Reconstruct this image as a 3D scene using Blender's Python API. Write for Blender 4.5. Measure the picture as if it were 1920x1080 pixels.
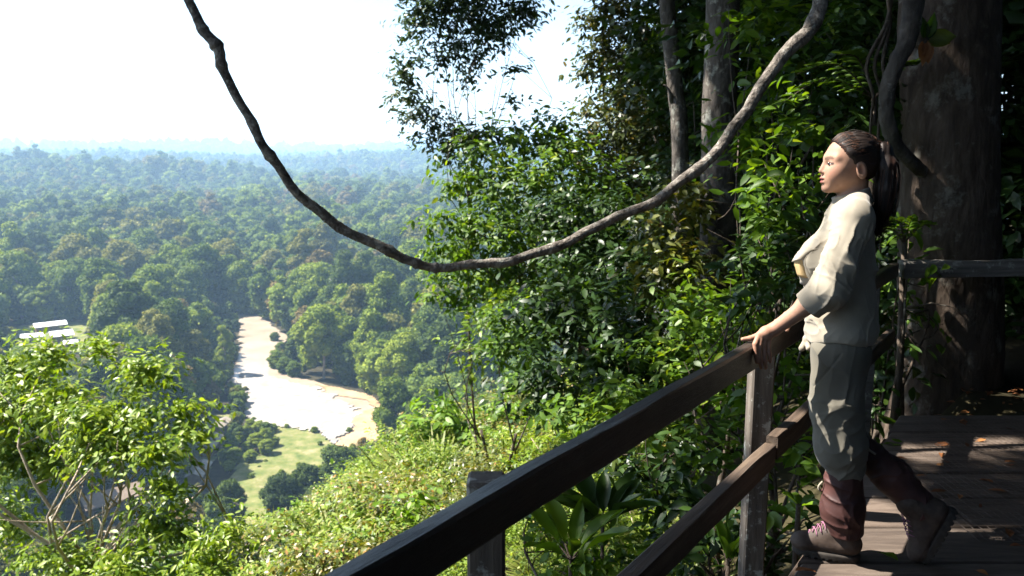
import bpy, math, random
import numpy as np
from mathutils import Vector, Matrix

for o in list(bpy.data.objects):
    bpy.data.objects.remove(o)
SC = bpy.context.scene
COL = SC.collection
RS = math.radians

# ------------------------------------------------------------------ camera
FPX = 1493.33                      # focal length in pixels of the 1920 px wide photograph (28 mm)
PITCH = math.atan(240.0 / FPX)     # the horizon lies 240 px above the middle
CAMZ = 1.5
cam_d = bpy.data.cameras.new('camera')
cam_d.lens = 28.0
cam_d.sensor_width = 36.0
cam_d.clip_start = 0.05
cam_d.clip_end = 30000.0
cam = bpy.data.objects.new('camera', cam_d)
COL.objects.link(cam)
cam.location = (0, 0, CAMZ)
cam.rotation_euler = (math.pi / 2 - PITCH, 0, 0)
SC.camera = cam
cam_d.dof.use_dof = True
cam_d.dof.focus_distance = 3.1
cam_d.dof.aperture_fstop = 5.6

# ------------------------------------------------------------------ light
SUN_AZ = RS(-80.0)                 # measured from +Y towards +X : the sun stands to the left
SUN_EL = RS(52.0)
SUN_DIR = np.array([math.sin(SUN_AZ) * math.cos(SUN_EL), math.cos(SUN_AZ) * math.cos(SUN_EL), math.sin(SUN_EL)])
world = bpy.data.worlds.new('World')
SC.world = world
world.use_nodes = True
wn = world.node_tree
wn.nodes.clear()
w_out = wn.nodes.new('ShaderNodeOutputWorld')
w_bg = wn.nodes.new('ShaderNodeBackground')
w_sky = wn.nodes.new('ShaderNodeTexSky')
w_sky.sky_type = 'NISHITA'
w_sky.sun_disc = False
w_sky.sun_elevation = SUN_EL
w_sky.sun_rotation = SUN_AZ
w_sky.air_density = 1.0
w_sky.dust_density = 1.0
w_bg.inputs['Strength'].default_value = 0.072
wn.links.new(w_sky.outputs[0], w_bg.inputs['Color'])
wn.links.new(w_bg.outputs[0], w_out.inputs['Surface'])
sun_d = bpy.data.lights.new('sun', 'SUN')
sun_d.energy = 5.0
sun_d.angle = RS(0.53)
sun_d.color = (1.0, 0.95, 0.86)
sun = bpy.data.objects.new('sun', sun_d)
COL.objects.link(sun)
sun.location = (-40, 20, 60)
sun.rotation_euler = Vector(-SUN_DIR).to_track_quat('-Z', 'Y').to_euler()
SC.view_settings.view_transform = 'Standard'
SC.view_settings.look = 'None'
SC.view_settings.exposure = 2.15
SC.view_settings.gamma = 1.0
SC.view_settings.use_curve_mapping = False
SC.render.engine = 'CYCLES'
SC.cycles.max_bounces = 6
SC.cycles.diffuse_bounces = 3
SC.cycles.glossy_bounces = 2
SC.cycles.transmission_bounces = 3
SC.cycles.transparent_max_bounces = 4
SC.cycles.volume_bounces = 1
SC.cycles.use_denoising = True
SC.cycles.caustics_reflective = False
SC.cycles.caustics_refractive = False

# ------------------------------------------------------------------ helpers
def rng_of(seed):
    return np.random.default_rng(seed)

def ray(px, py):
    u = (px - 960.0) / FPX
    v = (540.0 - py) / FPX
    c, s = math.cos(PITCH), math.sin(PITCH)
    return np.array([u, c + v * s, -s + v * c])

def at(px, py, Y):
    """the point of the place that stands Y metres ahead in the direction of a pixel"""
    d = ray(px, py)
    return np.array([0, 0, CAMZ]) + d * (Y / d[1])

def on_level(px, py, z):
    d = ray(px, py)
    return np.array([0, 0, CAMZ]) + d * ((z - CAMZ) / d[2])

def project(P):
    P = np.atleast_2d(P)
    c, s = math.cos(PITCH), math.sin(PITCH)
    x, y, z = P[:, 0], P[:, 1], P[:, 2] - CAMZ
    dep = y * c - z * s
    up = y * s + z * c
    dep = np.where(dep < 0.05, 0.05, dep)
    return 960 + FPX * x / dep, 540 - FPX * up / dep, dep

def build(name, verts, faces, mat=None, parent=None, smooth=False, shade=None, kind=None):
    me = bpy.data.meshes.new(name)
    verts = np.asarray(verts, dtype=np.float32)
    if isinstance(faces, np.ndarray):
        n, k = faces.shape
        me.vertices.add(len(verts))
        me.vertices.foreach_set('co', verts.ravel())
        me.loops.add(n * k)
        me.loops.foreach_set('vertex_index', faces.astype(np.int32).ravel())
        me.polygons.add(n)
        me.polygons.foreach_set('loop_start', np.arange(0, n * k, k, dtype=np.int32))
        me.polygons.foreach_set('loop_total', np.full(n, k, dtype=np.int32))
        me.update(calc_edges=True)
    else:
        me.from_pydata([tuple(map(float, v)) for v in verts], [], faces)
        me.update()
    if smooth:
        me.polygons.foreach_set('use_smooth', np.ones(len(me.polygons), dtype=bool))
    if shade is not None:
        a = me.attributes.new('shade', 'FLOAT_COLOR', 'POINT')
        buf = np.ones((len(verts), 4), dtype=np.float32)
        buf[:, :shade.shape[1]] = shade
        a.data.foreach_set('color', buf.ravel())
    if mat is not None:
        me.materials.append(mat)
    return link(name, me, parent, kind)

def link(name, me, parent=None, kind=None):
    o = bpy.data.objects.new(name, me)
    COL.objects.link(o)
    if parent is not None:
        o.parent = parent
    if kind:
        o['kind'] = kind
    return o

def empty(name, loc=(0, 0, 0), rz=0.0):
    o = bpy.data.objects.new(name, None)
    COL.objects.link(o)
    o.empty_display_size = 0.2
    o.location = tuple(map(float, loc))
    o.rotation_euler = (0, 0, rz)
    return o

def tag(o, label, cat, group=None):
    o['label'] = label
    o['category'] = cat
    if group:
        o['group'] = group
    return o

class MB:
    """collects closed shapes, links them as one mesh object"""
    def __init__(self):
        self.v, self.f = [], []
    def add(self, v, f):
        n = len(self.v)
        self.v += [tuple(map(float, p)) for p in v]
        self.f += [tuple(i + n for i in q) for q in f]
    def box(self, c, s, M=None, bevel=0.0):
        c, s = np.array(c, float), np.array(s, float) / 2
        if bevel <= 0:
            v = [(sx * s[0], sy * s[1], sz * s[2]) for sx in (-1, 1) for sy in (-1, 1) for sz in (-1, 1)]
            f = [(0, 1, 3, 2), (4, 6, 7, 5), (0, 4, 5, 1), (2, 3, 7, 6), (0, 2, 6, 4), (1, 5, 7, 3)]
        else:
            v, f, b = [], [], bevel
            idx = {}
            for sx in (-1, 1):
                for sy in (-1, 1):
                    for sz in (-1, 1):
                        for ax in range(3):
                            p = [sx * (s[0] - b), sy * (s[1] - b), sz * (s[2] - b)]
                            p[ax] += (sx, sy, sz)[ax] * b
                            idx[(sx, sy, sz, ax)] = len(v)
                            v.append(tuple(p))
            sg = (-1, 1)
            for ax in range(3):
                o1, o2 = [a for a in range(3) if a != ax]
                for sgn in sg:
                    ring = []
                    for a, b2 in ((-1, -1), (1, -1), (1, 1), (-1, 1)):
                        k = [0, 0, 0]; k[ax] = sgn; k[o1] = a; k[o2] = b2
                        ring.append(idx[(k[0], k[1], k[2], ax)])
                    f.append(tuple(ring))
                for a in sg:
                    for b2 in sg:
                        k0 = [0, 0, 0]; k1 = [0, 0, 0]
                        k0[o1] = k1[o1] = a; k0[o2] = k1[o2] = b2; k0[ax] = -1; k1[ax] = 1
                        f.append((idx[(*k0, o1)], idx[(*k1, o1)], idx[(*k1, o2)], idx[(*k0, o2)]))
            for sx in sg:
                for sy in sg:
                    for sz in sg:
                        f.append(tuple(idx[(sx, sy, sz, ax)] for ax in range(3)))
        v = np.array(v)
        if M is not None:
            v = v @ np.array(M).T
        self.add(v + c, f)
    def build(self, name, mat, parent=None, smooth=False, kind=None):
        o = build(name, self.v, self.f, mat, parent, smooth, None, kind)
        fix_normals(o.data)
        return o

def fix_normals(me):
    import bmesh
    bm = bmesh.new(); bm.from_mesh(me)
    bmesh.ops.recalc_face_normals(bm, faces=bm.faces)
    bm.to_mesh(me); bm.free()

def tube(pts, radii, seg=8, lump=0.0, seed=0, cap=True):
    """a tapered round tube along points (numpy arrays of verts, quads as int array of tris)"""
    P = np.asarray(pts, float); R = np.asarray(radii, float)
    n = len(P)
    T = np.gradient(P, axis=0)
    T /= np.linalg.norm(T, axis=1)[:, None] + 1e-9
    ref = np.array([0.13, 0.21, 0.97]) if abs(T[0][2]) < 0.8 else np.array([0.97, 0.2, 0.1])
    r = rng_of(seed)
    V = []
    N = np.cross(T[0], ref); N /= np.linalg.norm(N)
    ang = np.linspace(0, 2 * np.pi, seg, endpoint=False)
    for i in range(n):
        N = N - T[i] * np.dot(N, T[i]); N /= np.linalg.norm(N) + 1e-9
        B = np.cross(T[i], N)
        rr = R[i] * (1 + lump * (r.random(seg) - 0.5))
        V.append(P[i] + (np.cos(ang) * rr)[:, None] * N + (np.sin(ang) * rr)[:, None] * B)
    V = np.concatenate(V)
    F = []
    for i in range(n - 1):
        for j in range(seg):
            a, b = i * seg + j, i * seg + (j + 1) % seg
            c, d = b + seg, a + seg
            F += [(a, b, c), (a, c, d)]
    if cap:
        for base, flip in ((0, True), ((n - 1) * seg, False)):
            for j in range(1, seg - 1):
                F.append((base, base + j + 1, base + j) if flip else (base, base + j, base + j + 1))
    return V, np.array(F, int)

def merge(parts):
    vs, fs, n = [], [], 0
    for v, f in parts:
        vs.append(v); fs.append(f + n); n += len(v)
    return np.concatenate(vs), np.concatenate(fs)

def spline(pts, n):
    P = np.asarray(pts, float)
    m = len(P)
    Q = np.vstack([2 * P[0] - P[1], P, 2 * P[-1] - P[-2]])
    out = []
    for t in np.linspace(0, m - 1, n):
        i = min(int(t), m - 2); u = t - i
        p0, p1, p2, p3 = Q[i], Q[i + 1], Q[i + 2], Q[i + 3]
        out.append(0.5 * (2 * p1 + (p2 - p0) * u + (2 * p0 - 5 * p1 + 4 * p2 - p3) * u * u + (3 * p1 - p0 - 3 * p2 + p3) * u ** 3))
    return np.array(out)

def vnoise(x, y, z=None, seed=0):
    """smooth value noise, vectorised, about -1..1"""
    x = np.asarray(x, float); y = np.asarray(y, float)
    z = np.zeros_like(x) if z is None else np.asarray(z, float)
    xi, yi, zi = np.floor(x).astype(np.int64), np.floor(y).astype(np.int64), np.floor(z).astype(np.int64)
    fx, fy, fz = x - xi, y - yi, z - zi
    fx, fy, fz = [f * f * (3 - 2 * f) for f in (fx, fy, fz)]
    def h(a, b, c):
        n = (a * 73856093) ^ (b * 19349663) ^ (c * 83492791) ^ (seed * 2654435761)
        n = (n ^ (n >> 13)) * 1274126177
        n = n & 0x7fffffff
        n = (n ^ (n >> 16)) & 0xffff
        return n / 32767.5 - 1.0
    r = 0
    for dx, wx in ((0, 1 - fx), (1, fx)):
        for dy, wy in ((0, 1 - fy), (1, fy)):
            for dz, wz in ((0, 1 - fz), (1, fz)):
                r = r + h(xi + dx, yi + dy, zi + dz) * wx * wy * wz
    return r

# ------------------------------------------------------------------ materials
MATS = {}
def new_mat(name):
    m = bpy.data.materials.new(name)
    m.use_nodes = True
    nt = m.node_tree
    nt.nodes.clear()
    out = nt.nodes.new('ShaderNodeOutputMaterial')
    MATS[name] = m
    return m, nt, out

def node(nt, typ, **kw):
    n = nt.nodes.new(typ)
    for k, v in kw.items():
        if k in n.inputs.keys():
            n.inputs[k].default_value = v
        else:
            setattr(n, k, v)
    return n

def ramp(nt, fac, stops):
    r = nt.nodes.new('ShaderNodeValToRGB')
    e = r.color_ramp.elements
    while len(e) < len(stops):
        e.new(0.5)
    for el, (p, c) in zip(e, stops):
        el.position = p
        el.color = (*c, 1)
    nt.links.new(fac, r.inputs[0])
    return r.outputs[0]

def coords(nt, scale=1.0, kind='Object', vec=None):
    tc = nt.nodes.new('ShaderNodeTexCoord')
    mp = nt.nodes.new('ShaderNodeMapping')
    s = scale if isinstance(scale, tuple) else (scale,) * 3
    mp.inputs['Scale'].default_value = s
    nt.links.new(tc.outputs[kind], mp.inputs['Vector'])
    return mp.outputs[0]

def noise(nt, vec, scale, detail=4, rough=0.55, dist=0.0):
    n = nt.nodes.new('ShaderNodeTexNoise')
    n.inputs['Scale'].default_value = scale
    n.inputs['Detail'].default_value = detail
    n.inputs['Roughness'].default_value = rough
    n.inputs['Distortion'].default_value = dist
    if vec is not None:
        nt.links.new(vec, n.inputs['Vector'])
    return n.outputs['Fac']

def bump(nt, h, strength=0.4, dist=0.01):
    b = nt.nodes.new('ShaderNodeBump')
    b.inputs['Strength'].default_value = strength
    b.inputs['Distance'].default_value = dist
    nt.links.new(h, b.inputs['Height'])
    return b.outputs[0]

def leaf_mat(name, stops, rough=0.42, trans=0.35, tint=(1.25, 1.3, 0.45), obj_var=0.25, spec=0.4):
    """leaf colour from the per-leaf random value, a thin blade that lets light through"""
    m, nt, out = new_mat(name)
    at_ = node(nt, 'ShaderNodeAttribute', attribute_name='shade')
    oi = node(nt, 'ShaderNodeObjectInfo')
    sep = node(nt, 'ShaderNodeSeparateColor')
    nt.links.new(at_.outputs['Color'], sep.inputs[0])
    mx = node(nt, 'ShaderNodeMath', operation='MULTIPLY_ADD')
    nt.links.new(oi.outputs['Random'], mx.inputs[0]); mx.inputs[1].default_value = obj_var
    nt.links.new(sep.outputs[0], mx.inputs[2])
    sb = node(nt, 'ShaderNodeMath', operation='SUBTRACT')
    nt.links.new(mx.outputs[0], sb.inputs[0]); sb.inputs[1].default_value = obj_var / 2
    col = ramp(nt, sb.outputs[0], stops)
    p = node(nt, 'ShaderNodeBsdfPrincipled', Roughness=rough)
    p.inputs['Specular IOR Level'].default_value = spec
    nt.links.new(col, p.inputs['Base Color'])
    t = node(nt, 'ShaderNodeBsdfTranslucent')
    mul = node(nt, 'ShaderNodeMix', data_type='RGBA', blend_type='MULTIPLY')
    mul.inputs[0].default_value = 1.0
    nt.links.new(col, mul.inputs[6]); mul.inputs[7].default_value = (*tint, 1)
    nt.links.new(mul.outputs[2], t.inputs['Color'])
    ms = node(nt, 'ShaderNodeMixShader'); ms.inputs[0].default_value = trans
    nt.links.new(p.outputs[0], ms.inputs[1]); nt.links.new(t.outputs[0], ms.inputs[2])
    nt.links.new(ms.outputs[0], out.inputs[0])
    return m

def surf_mat(name, stops, scale=3.0, rough=0.8, bump_s=0.4, bump_d=0.02, kind='Object', stretch=(1, 1, 1), detail=6, spec=0.3, rough2=None):
    m, nt, out = new_mat(name)
    vec = coords(nt, stretch, kind)
    f = noise(nt, vec, scale, detail)
    p = node(nt, 'ShaderNodeBsdfPrincipled', Roughness=rough)
    p.inputs['Specular IOR Level'].default_value = spec
    nt.links.new(ramp(nt, f, stops), p.inputs['Base Color'])
    f2 = noise(nt, vec, scale * 3.1, detail)
    if bump_s:
        nt.links.new(bump(nt, f2, bump_s, bump_d), p.inputs['Normal'])
    nt.links.new(p.outputs[0], out.inputs[0])
    return m
# ================================================================== the land
RD = np.array([0.5743, 0.8186])             # the way the railing runs
RN = np.array([-0.8186, 0.5743])            # out over the valley
RP = np.array([0.865, 2.841])               # a point of the railing
VF = -100.0                               # valley floor

def st_of(x, y):
    dx, dy = x - RP[0], y - RP[1]
    return dx * RN[0] + dy * RN[1], dx * RD[0] + dy * RD[1]

PROF_D = np.array([0, 650, 1100, 1900, 2800, 3900, 5000, 5700, 7000, 8300, 9000, 9800])
PROF_Z = np.array([-100, -100, -95, -86, -72, -34, 2, -25, 0, 70, 40, 45.0])

def valley_z(x, y):
    d = np.hypot(x, y)
    th = np.arctan2(x, y)
    z = np.interp(d, PROF_D, PROF_Z)
    k = np.clip((d - 700) / 1400, 0, 1)
    z = z + k * (26 * vnoise(x / 640 + 3.3, y / 640, seed=5) + 11 * vnoise(x / 260, y / 260, seed=9))
    z = z + 20 * np.clip((d - 3800) / 1000, 0, 1) * vnoise(x / 800 + 1.7, y / 1400, seed=12)
    z = z + 30 * np.exp(-((d - 2200) / 330) ** 2 - ((th + 0.56) / 0.16) ** 2)
    z = z - 18 * np.exp(-((d - 1700) / 300) ** 2 - ((th + 0.36) / 0.06) ** 2)
    z = z + 34 * np.exp(-((d - 3200) / 450) ** 2 - ((th + 0.14) / 0.15) ** 2)
    z = z + 40 * np.exp(-((d - 8300) / 700) ** 2 - ((th + 0.10) / 0.07) ** 2)
    return z

def hill_z(x, y):
    s, t = st_of(x, y)
    so = np.clip(s, 0, None)
    z = -0.75 - 0.46 * np.minimum(so, 13) - 0.95 * np.clip(so - 13, 0, None) - 0.25 * np.clip(so, 0, 1.0)
    si = np.clip(-s, 0, None)
    far = np.clip(t - 5.2, 0, None)
    z = z + 0.10 * np.clip(si - 3, 0, 30) * np.clip(far, 0, 1) + np.minimum(far * 0.16, 3.0) * np.clip(si / 3.0, 0, 1)
    z = z + 0.62 * np.clip((t - 2.2) / 1.2, 0, 1) * np.clip(si / 0.4, 0, 1)
    z = z - 0.5 * np.clip(t - 55, 0, None)
    z = z - 0.4 * np.clip(-t - 40, 0, None)
    z = z - 0.3 * np.clip(si - 40, 0, None)
    z = z + 0.12 * vnoise(x / 1.7, y / 1.7, seed=2) * np.clip(so / 2, 0, 1)
    return z

def land_z(x, y):
    a, b = hill_z(x, y), valley_z(x, y)
    k = 6.0
    h = np.clip(0.5 + 0.5 * (a - b) / k, 0, 1)
    return b + (a - b) * h + k * h * (1 - h)

def make_land():
    nr, na = 170, 260
    rad = np.concatenate([[0.0], np.geomspace(0.4, 9700, nr)])
    ang = np.linspace(0, 2 * np.pi, na, endpoint=False)
    X = np.concatenate([[0]] + [r * np.sin(ang) for r in rad[1:]])
    Y = np.concatenate([[0]] + [r * np.cos(ang) for r in rad[1:]])
    Z = land_z(X, Y)
    F = []
    for j in range(na):
        F.append((0, 1 + (j + 1) % na, 1 + j))
    for i in range(nr - 1):
        a = 1 + i * na
        for j in range(na):
            k = (j + 1) % na
            F += [(a + j, a + k, a + na + k), (a + j, a + na + k, a + na + j)]
    m = surf_mat('forest_floor', [(0.3, (0.012, 0.010, 0.006)), (0.55, (0.034, 0.029, 0.014)), (0.75, (0.06, 0.05, 0.026))],
                 scale=0.6, rough=0.95, bump_s=0.5, bump_d=0.1, spec=0.1)
    build('ground', np.stack([X, Y, Z], 1), np.array(F, int), m, None, True, None, 'structure')
make_land()

def px_poly(pts, z):
    return np.array([on_level(a, b, z)[:2] for a, b in pts])

def in_poly(x, y, poly):
    x = np.asarray(x); y = np.asarray(y)
    r = np.zeros(x.shape, bool)
    n = len(poly)
    for i in range(n):
        x0, y0 = poly[i]; x1, y1 = poly[(i + 1) % n]
        c = ((y0 > y) != (y1 > y)) & (x < (x1 - x0) * (y - y0) / (y1 - y0 + 1e-12) + x0)
        r ^= c
    return r

def sheet(name, poly, z, mat, wob=1.5, cell=4.0, relief=0.0, skirt=0.0):
    """a sheet of ground filling an outline, ragged at its rim, cut to cells"""
    lo, hi = poly.min(0) - 3, poly.max(0) + 3
    nx, ny = int((hi[0] - lo[0]) / cell) + 2, int((hi[1] - lo[1]) / cell) + 2
    gx = lo[0] + np.arange(nx) * cell; gy = lo[1] + np.arange(ny) * cell
    X, Y = np.meshgrid(gx, gy, indexing='ij')
    WX = X + wob * vnoise(X / 9, Y / 9, seed=31); WY = Y + wob * vnoise(X / 9, Y / 9, seed=32)
    WX = WX + wob * 0.8 * vnoise(X / 3.2, Y / 3.2, seed=35); WY = WY + wob * 0.8 * vnoise(X / 3.2, Y / 3.2, seed=36)
    keep = in_poly(WX[:-1, :-1] + cell / 2, WY[:-1, :-1] + cell / 2, poly)
    Z = z + relief * vnoise(X / 14, Y / 14, seed=33) + relief * 0.5 * vnoise(X / 5, Y / 5, seed=34)
    ids = np.arange(nx * ny).reshape(nx, ny)
    q = np.stack([ids[:-1, :-1], ids[1:, :-1], ids[1:, 1:], ids[:-1, 1:]], -1)[keep]
    V = np.stack([X, Y, Z], -1).reshape(-1, 3)
    used, inv = np.unique(q, return_inverse=True)
    V = V[used]; q = inv.reshape(q.shape)
    o = build(name, V, q.astype(int), mat, None, True, None, 'structure')
    return o

RIVER_PX = [(446, 588), (486, 590), (510, 611), (542, 632), (516, 662), (528, 692), (566, 708), (622, 724), (684, 736),
            (728, 764), (770, 800), (830, 850), (800, 868), (730, 822), (690, 812), (640, 834), (590, 812), (520, 799), (465, 787), (456, 740), (430, 715), (448, 660), (450, 625)]
GRAVEL_PX = [(440, 706), (470, 694), (520, 706), (575, 722), (632, 742), (668, 764), (655, 800), (622, 834), (588, 813), (520, 801), (463, 789), (454, 742)]
SAND_PX = [(660, 775), (700, 765), (735, 790), (720, 815), (690, 840), (640, 850), (622, 838), (655, 808)]
SAND2_PX = [(588, 716), (626, 724), (690, 738), (735, 768), (720, 772), (680, 750), (620, 738)]
MEADOW_PX = [(505, 792), (590, 808), (632, 838), (612, 870), (560, 905), (505, 975), (455, 985), (432, 900), (440, 860), (500, 850), (522, 830)]
CLEAR1_PX = [(36, 612), (150, 596), (165, 640), (150, 660), (30, 650)]
PATH_PX = [(356, 898), (376, 800), (400, 780), (432, 778), (424, 800), (404, 855), (386, 898)]
LODGE_PX = [(140, 922), (262, 898), (268, 932), (145, 960)]
ROAD_PX = [(230, 1060), (300, 1046), (310, 1075), (225, 1095)]
YARD_PX = [(468, 990), (500, 975), (505, 1000), (470, 1015)]

river_mat, nt, out = new_mat('muddy_river')
vec = coords(nt, 1.0, 'Object')
p = node(nt, 'ShaderNodeBsdfPrincipled', Roughness=0.22)
nt.links.new(ramp(nt, noise(nt, vec, 0.05, 3), [(0.3, (0.25, 0.195, 0.14)), (0.7, (0.35, 0.285, 0.215))]), p.inputs['Base Color'])
nt.links.new(bump(nt, noise(nt, vec, 0.9, 3), 0.6, 0.06), p.inputs['Normal'])
nt.links.new(p.outputs[0], out.inputs[0])
gravel_mat = surf_mat('gravel', [(0.34, (0.17, 0.152, 0.132)), (0.5, (0.235, 0.212, 0.185)), (0.68, (0.31, 0.28, 0.245))], scale=0.2, rough=0.9, bump_s=0.4, bump_d=0.2, detail=10)
sand_mat = surf_mat('wet_sand', [(0.3, (0.22, 0.135, 0.07)), (0.7, (0.36, 0.25, 0.14))], scale=0.15, rough=0.9, bump_s=0.3, bump_d=0.2)
meadow_mat = surf_mat('meadow_grass', [(0.32, (0.06, 0.085, 0.022)), (0.45, (0.105, 0.12, 0.035)), (0.58, (0.15, 0.145, 0.055)), (0.72, (0.22, 0.19, 0.11))], scale=0.22, rough=0.95, bump_s=1.0, bump_d=0.4, detail=12, spec=0.1)
road_mat = surf_mat('pale_track', [(0.3, (0.22, 0.20, 0.18)), (0.7, (0.36, 0.33, 0.30))], scale=0.3, rough=0.95)
sheet('river', px_poly(RIVER_PX, VF + 0.9), VF + 0.9, river_mat, 1.2, 1.2)
sheet('gravel_bar', px_poly(GRAVEL_PX, VF + 1.4), VF + 1.4, gravel_mat, 2.5, 1.2, 0.12)
sheet('sand_bank', px_poly(SAND_PX, VF + 1.3), VF + 1.3, sand_mat, 2.0, 1.0, 0.08)
sheet('mud_bank', px_poly(SAND2_PX, VF + 1.25), VF + 1.25, sand_mat, 1.5, 1.0, 0.08)
sheet('meadow', px_poly(MEADOW_PX, VF + 1.1), VF + 1.1, meadow_mat, 2.0, 1.2, 0.4)
sheet('camp_clearing', px_poly(CLEAR1_PX, VF + 1.0), VF + 1.0, meadow_mat, 2.0, 1.5, 0.3)
sheet('access_track', px_poly(ROAD_PX, VF + 1.0), VF + 1.0, road_mat, 1.0, 1.5, 0.1)
sheet('yard', px_poly(YARD_PX, VF + 1.0), VF + 1.0, road_mat, 1.0, 1.5, 0.1)
sheet('hut_clearing', px_poly(PATH_PX, VF + 1.0), VF + 1.0, meadow_mat, 1.0, 1.5, 0.1)

# ------------------------------------------------------------------ far buildings
roof_white = surf_mat('pale_metal_roof', [(0.3, (0.62, 0.63, 0.64)), (0.7, (0.78, 0.78, 0.77))], scale=0.4, rough=0.45, bump_s=0, spec=0.5)
roof_tan = surf_mat('weathered_tan_roof', [(0.3, (0.20, 0.165, 0.12)), (0.7, (0.29, 0.245, 0.185))], scale=0.5, rough=0.6, bump_s=0)
roof_brown = surf_mat('brown_shingle_roof', [(0.3, (0.15, 0.11, 0.075)), (0.7, (0.24, 0.18, 0.13))], scale=0.6, rough=0.7, bump_s=0)
plank_wall = surf_mat('brown_plank_wall', [(0.3, (0.10, 0.065, 0.04)), (0.7, (0.2, 0.13, 0.08))], scale=0.8, rough=0.8)
glass_dark = surf_mat('dark_window_glass', [(0.3, (0.02, 0.025, 0.03)), (0.7, (0.04, 0.045, 0.05))], scale=1, rough=0.1, bump_s=0)

def house(label, a, b, width, z, h, rise, roofm, dormers=0, group=None):
    """a long hut: a and b are the two ends of its ridge on the ground plan"""
    a, b = np.array(a, float), np.array(b, float)
    L = np.linalg.norm(b - a)
    c = (a + b) / 2
    rz = math.atan2(b[1] - a[1], b[0] - a[0])
    root = empty('wooden_house', (c[0], c[1], z), rz)
    tag(root, label, 'house', group)
    w = width
    m = MB()
    m.box((0, 0, h / 2), (L - 1.6, w - 1.6, h))
    m.add([(-(L - 1.6) / 2, -(w - 1.6) / 2, h), (-(L - 1.6) / 2, (w - 1.6) / 2, h), (-(L - 1.6) / 2, 0, h + rise * 0.8)], [(0, 1, 2)])
    m.add([((L - 1.6) / 2, -(w - 1.6) / 2, h), ((L - 1.6) / 2, (w - 1.6) / 2, h), ((L - 1.6) / 2, 0, h + rise * 0.8)], [(0, 2, 1)])
    wall = m.build('wall', plank_wall, root)
    n = max(2, int(L / 3.2))
    for sgn in (-1, 1):
        for i in range(n):
            x = -L / 2 + 1.6 + (i + 0.5) * (L - 3.2) / n
            q = MB(); q.box((x, sgn * ((w - 1.6) / 2 + 0.02), h * 0.55), (1.1, 0.1, 1.1)); fr = q.build('window', roof_tan, wall)
            q = MB(); q.box((x, sgn * ((w - 1.6) / 2 + 0.08), h * 0.55), (0.9, 0.06, 0.9)); q.build('pane', glass_dark, fr)
    for sgn in (-1, 1):
        q = MB()
        y0, z0, z1 = sgn * (w / 2 + 0.1), h - 0.2, h + rise
        vs = [(-L / 2, y0, z0), (L / 2, y0, z0), (L / 2, 0, z1), (-L / 2, 0, z1)]
        vs += [(x, y, zz + 0.18) for x, y, zz in vs]
        q.add(vs, [(0, 1, 2, 3), (4, 5, 6, 7), (0, 1, 5, 4), (1, 2, 6, 5), (2, 3, 7, 6), (3, 0, 4, 7)])
        r = q.build('roof_slope', roofm, root)
        for k in range(int(L / 2.2)):
            x = -L / 2 + 1.1 + k * 2.2
            q = MB()
            q.add([(x - 0.06, y0, z0 + 0.17), (x + 0.06, y0, z0 + 0.17), (x + 0.06, 0, z1 + 0.17), (x - 0.06, 0, z1 + 0.17),
                   (x - 0.06, y0, z0 + 0.26), (x + 0.06, y0, z0 + 0.26), (x + 0.06, 0, z1 + 0.26), (x - 0.06, 0, z1 + 0.26)],
                  [(0, 1, 2, 3), (4, 5, 6, 7), (0, 1, 5, 4), (1, 2, 6, 5), (2, 3, 7, 6), (3, 0, 4, 7)])
            q.build('roof_seam', roofm, r)
    for i in range(dormers):
        x = -L / 2 + (i + 0.5) * L / dormers
        for sgn in (-1,):
            q = MB(); q.box((x, sgn * w * 0.25, h + rise * 0.5 + 0.5), (0.9, 0.9, 0.9)); q.build('roof_vent', plank_wall, root)
    return root

zf = VF + 1.0
def g2(px, py, zz=VF + 5):
    return on_level(px, py, zz)[:2]
camp = 'metal roofed buildings of the riverside camp'
house('long white metal roofed building farthest back in the forest clearing', g2(62, 611), g2(124, 604), 9, zf, 3.6, 1.6, roof_white, 0, camp)
house('wide white roofed building between two longer ones in the forest clearing', g2(92, 627), g2(136, 622), 13, zf, 3.6, 1.8, roof_white, 0, camp)
house('low pale blue grey roofed shed beside the white roofed buildings', g2(38, 629), g2(84, 625), 8, zf, 3.2, 1.3, roof_white, 0, camp)
house('small white roofed hut in front of the white roofed buildings', g2(118, 640), g2(146, 637), 6, zf, 3.0, 1.2, roof_white, 0, camp)
row = 'tan roofed huts in a row beside the meadow'
house('pale tan roofed hut of the row, end nearest the gravel bar', g2(402, 798), g2(424, 782), 5.5, zf, 3.2, 1.0, roof_tan, 1, row)
house('tan roofed hut in the middle of the row beside the meadow', g2(384, 838), g2(404, 812), 5.5, zf, 3.2, 1.0, roof_tan, 1, row)
house('tan roofed hut of the row, end nearest the brown lodge', g2(362, 890), g2(382, 862), 5.5, zf, 3.2, 1.0, roof_tan, 1, row)
house('large brown roofed wooden lodge behind the branching foreground tree', g2(150, 950), g2(262, 918), 9, zf, 4.2, 2.4, roof_brown, 0)
house('small brown roofed hut at the foot of the slope', g2(466, 1010), g2(492, 990), 6, zf, 3.2, 1.5, roof_brown, 0)
house('grey roofed hut half hidden by dark trees below the meadow', g2(558, 974), g2(590, 962), 5, zf, 3.0, 1.3, roof_white, 0)
# ================================================================== the forest in the valley
def ellipsoid_pts(rng, n, c, r, inner=0.75, top=0.0):
    d = rng.normal(size=(n, 3))
    d /= np.linalg.norm(d, axis=1)[:, None]
    if top:
        d[:, 2] = np.where(d[:, 2] < -top, -d[:, 2], d[:, 2])
    k = inner + (1 - inner) * rng.random(n)
    return c + d * np.asarray(r) * k[:, None], d

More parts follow.
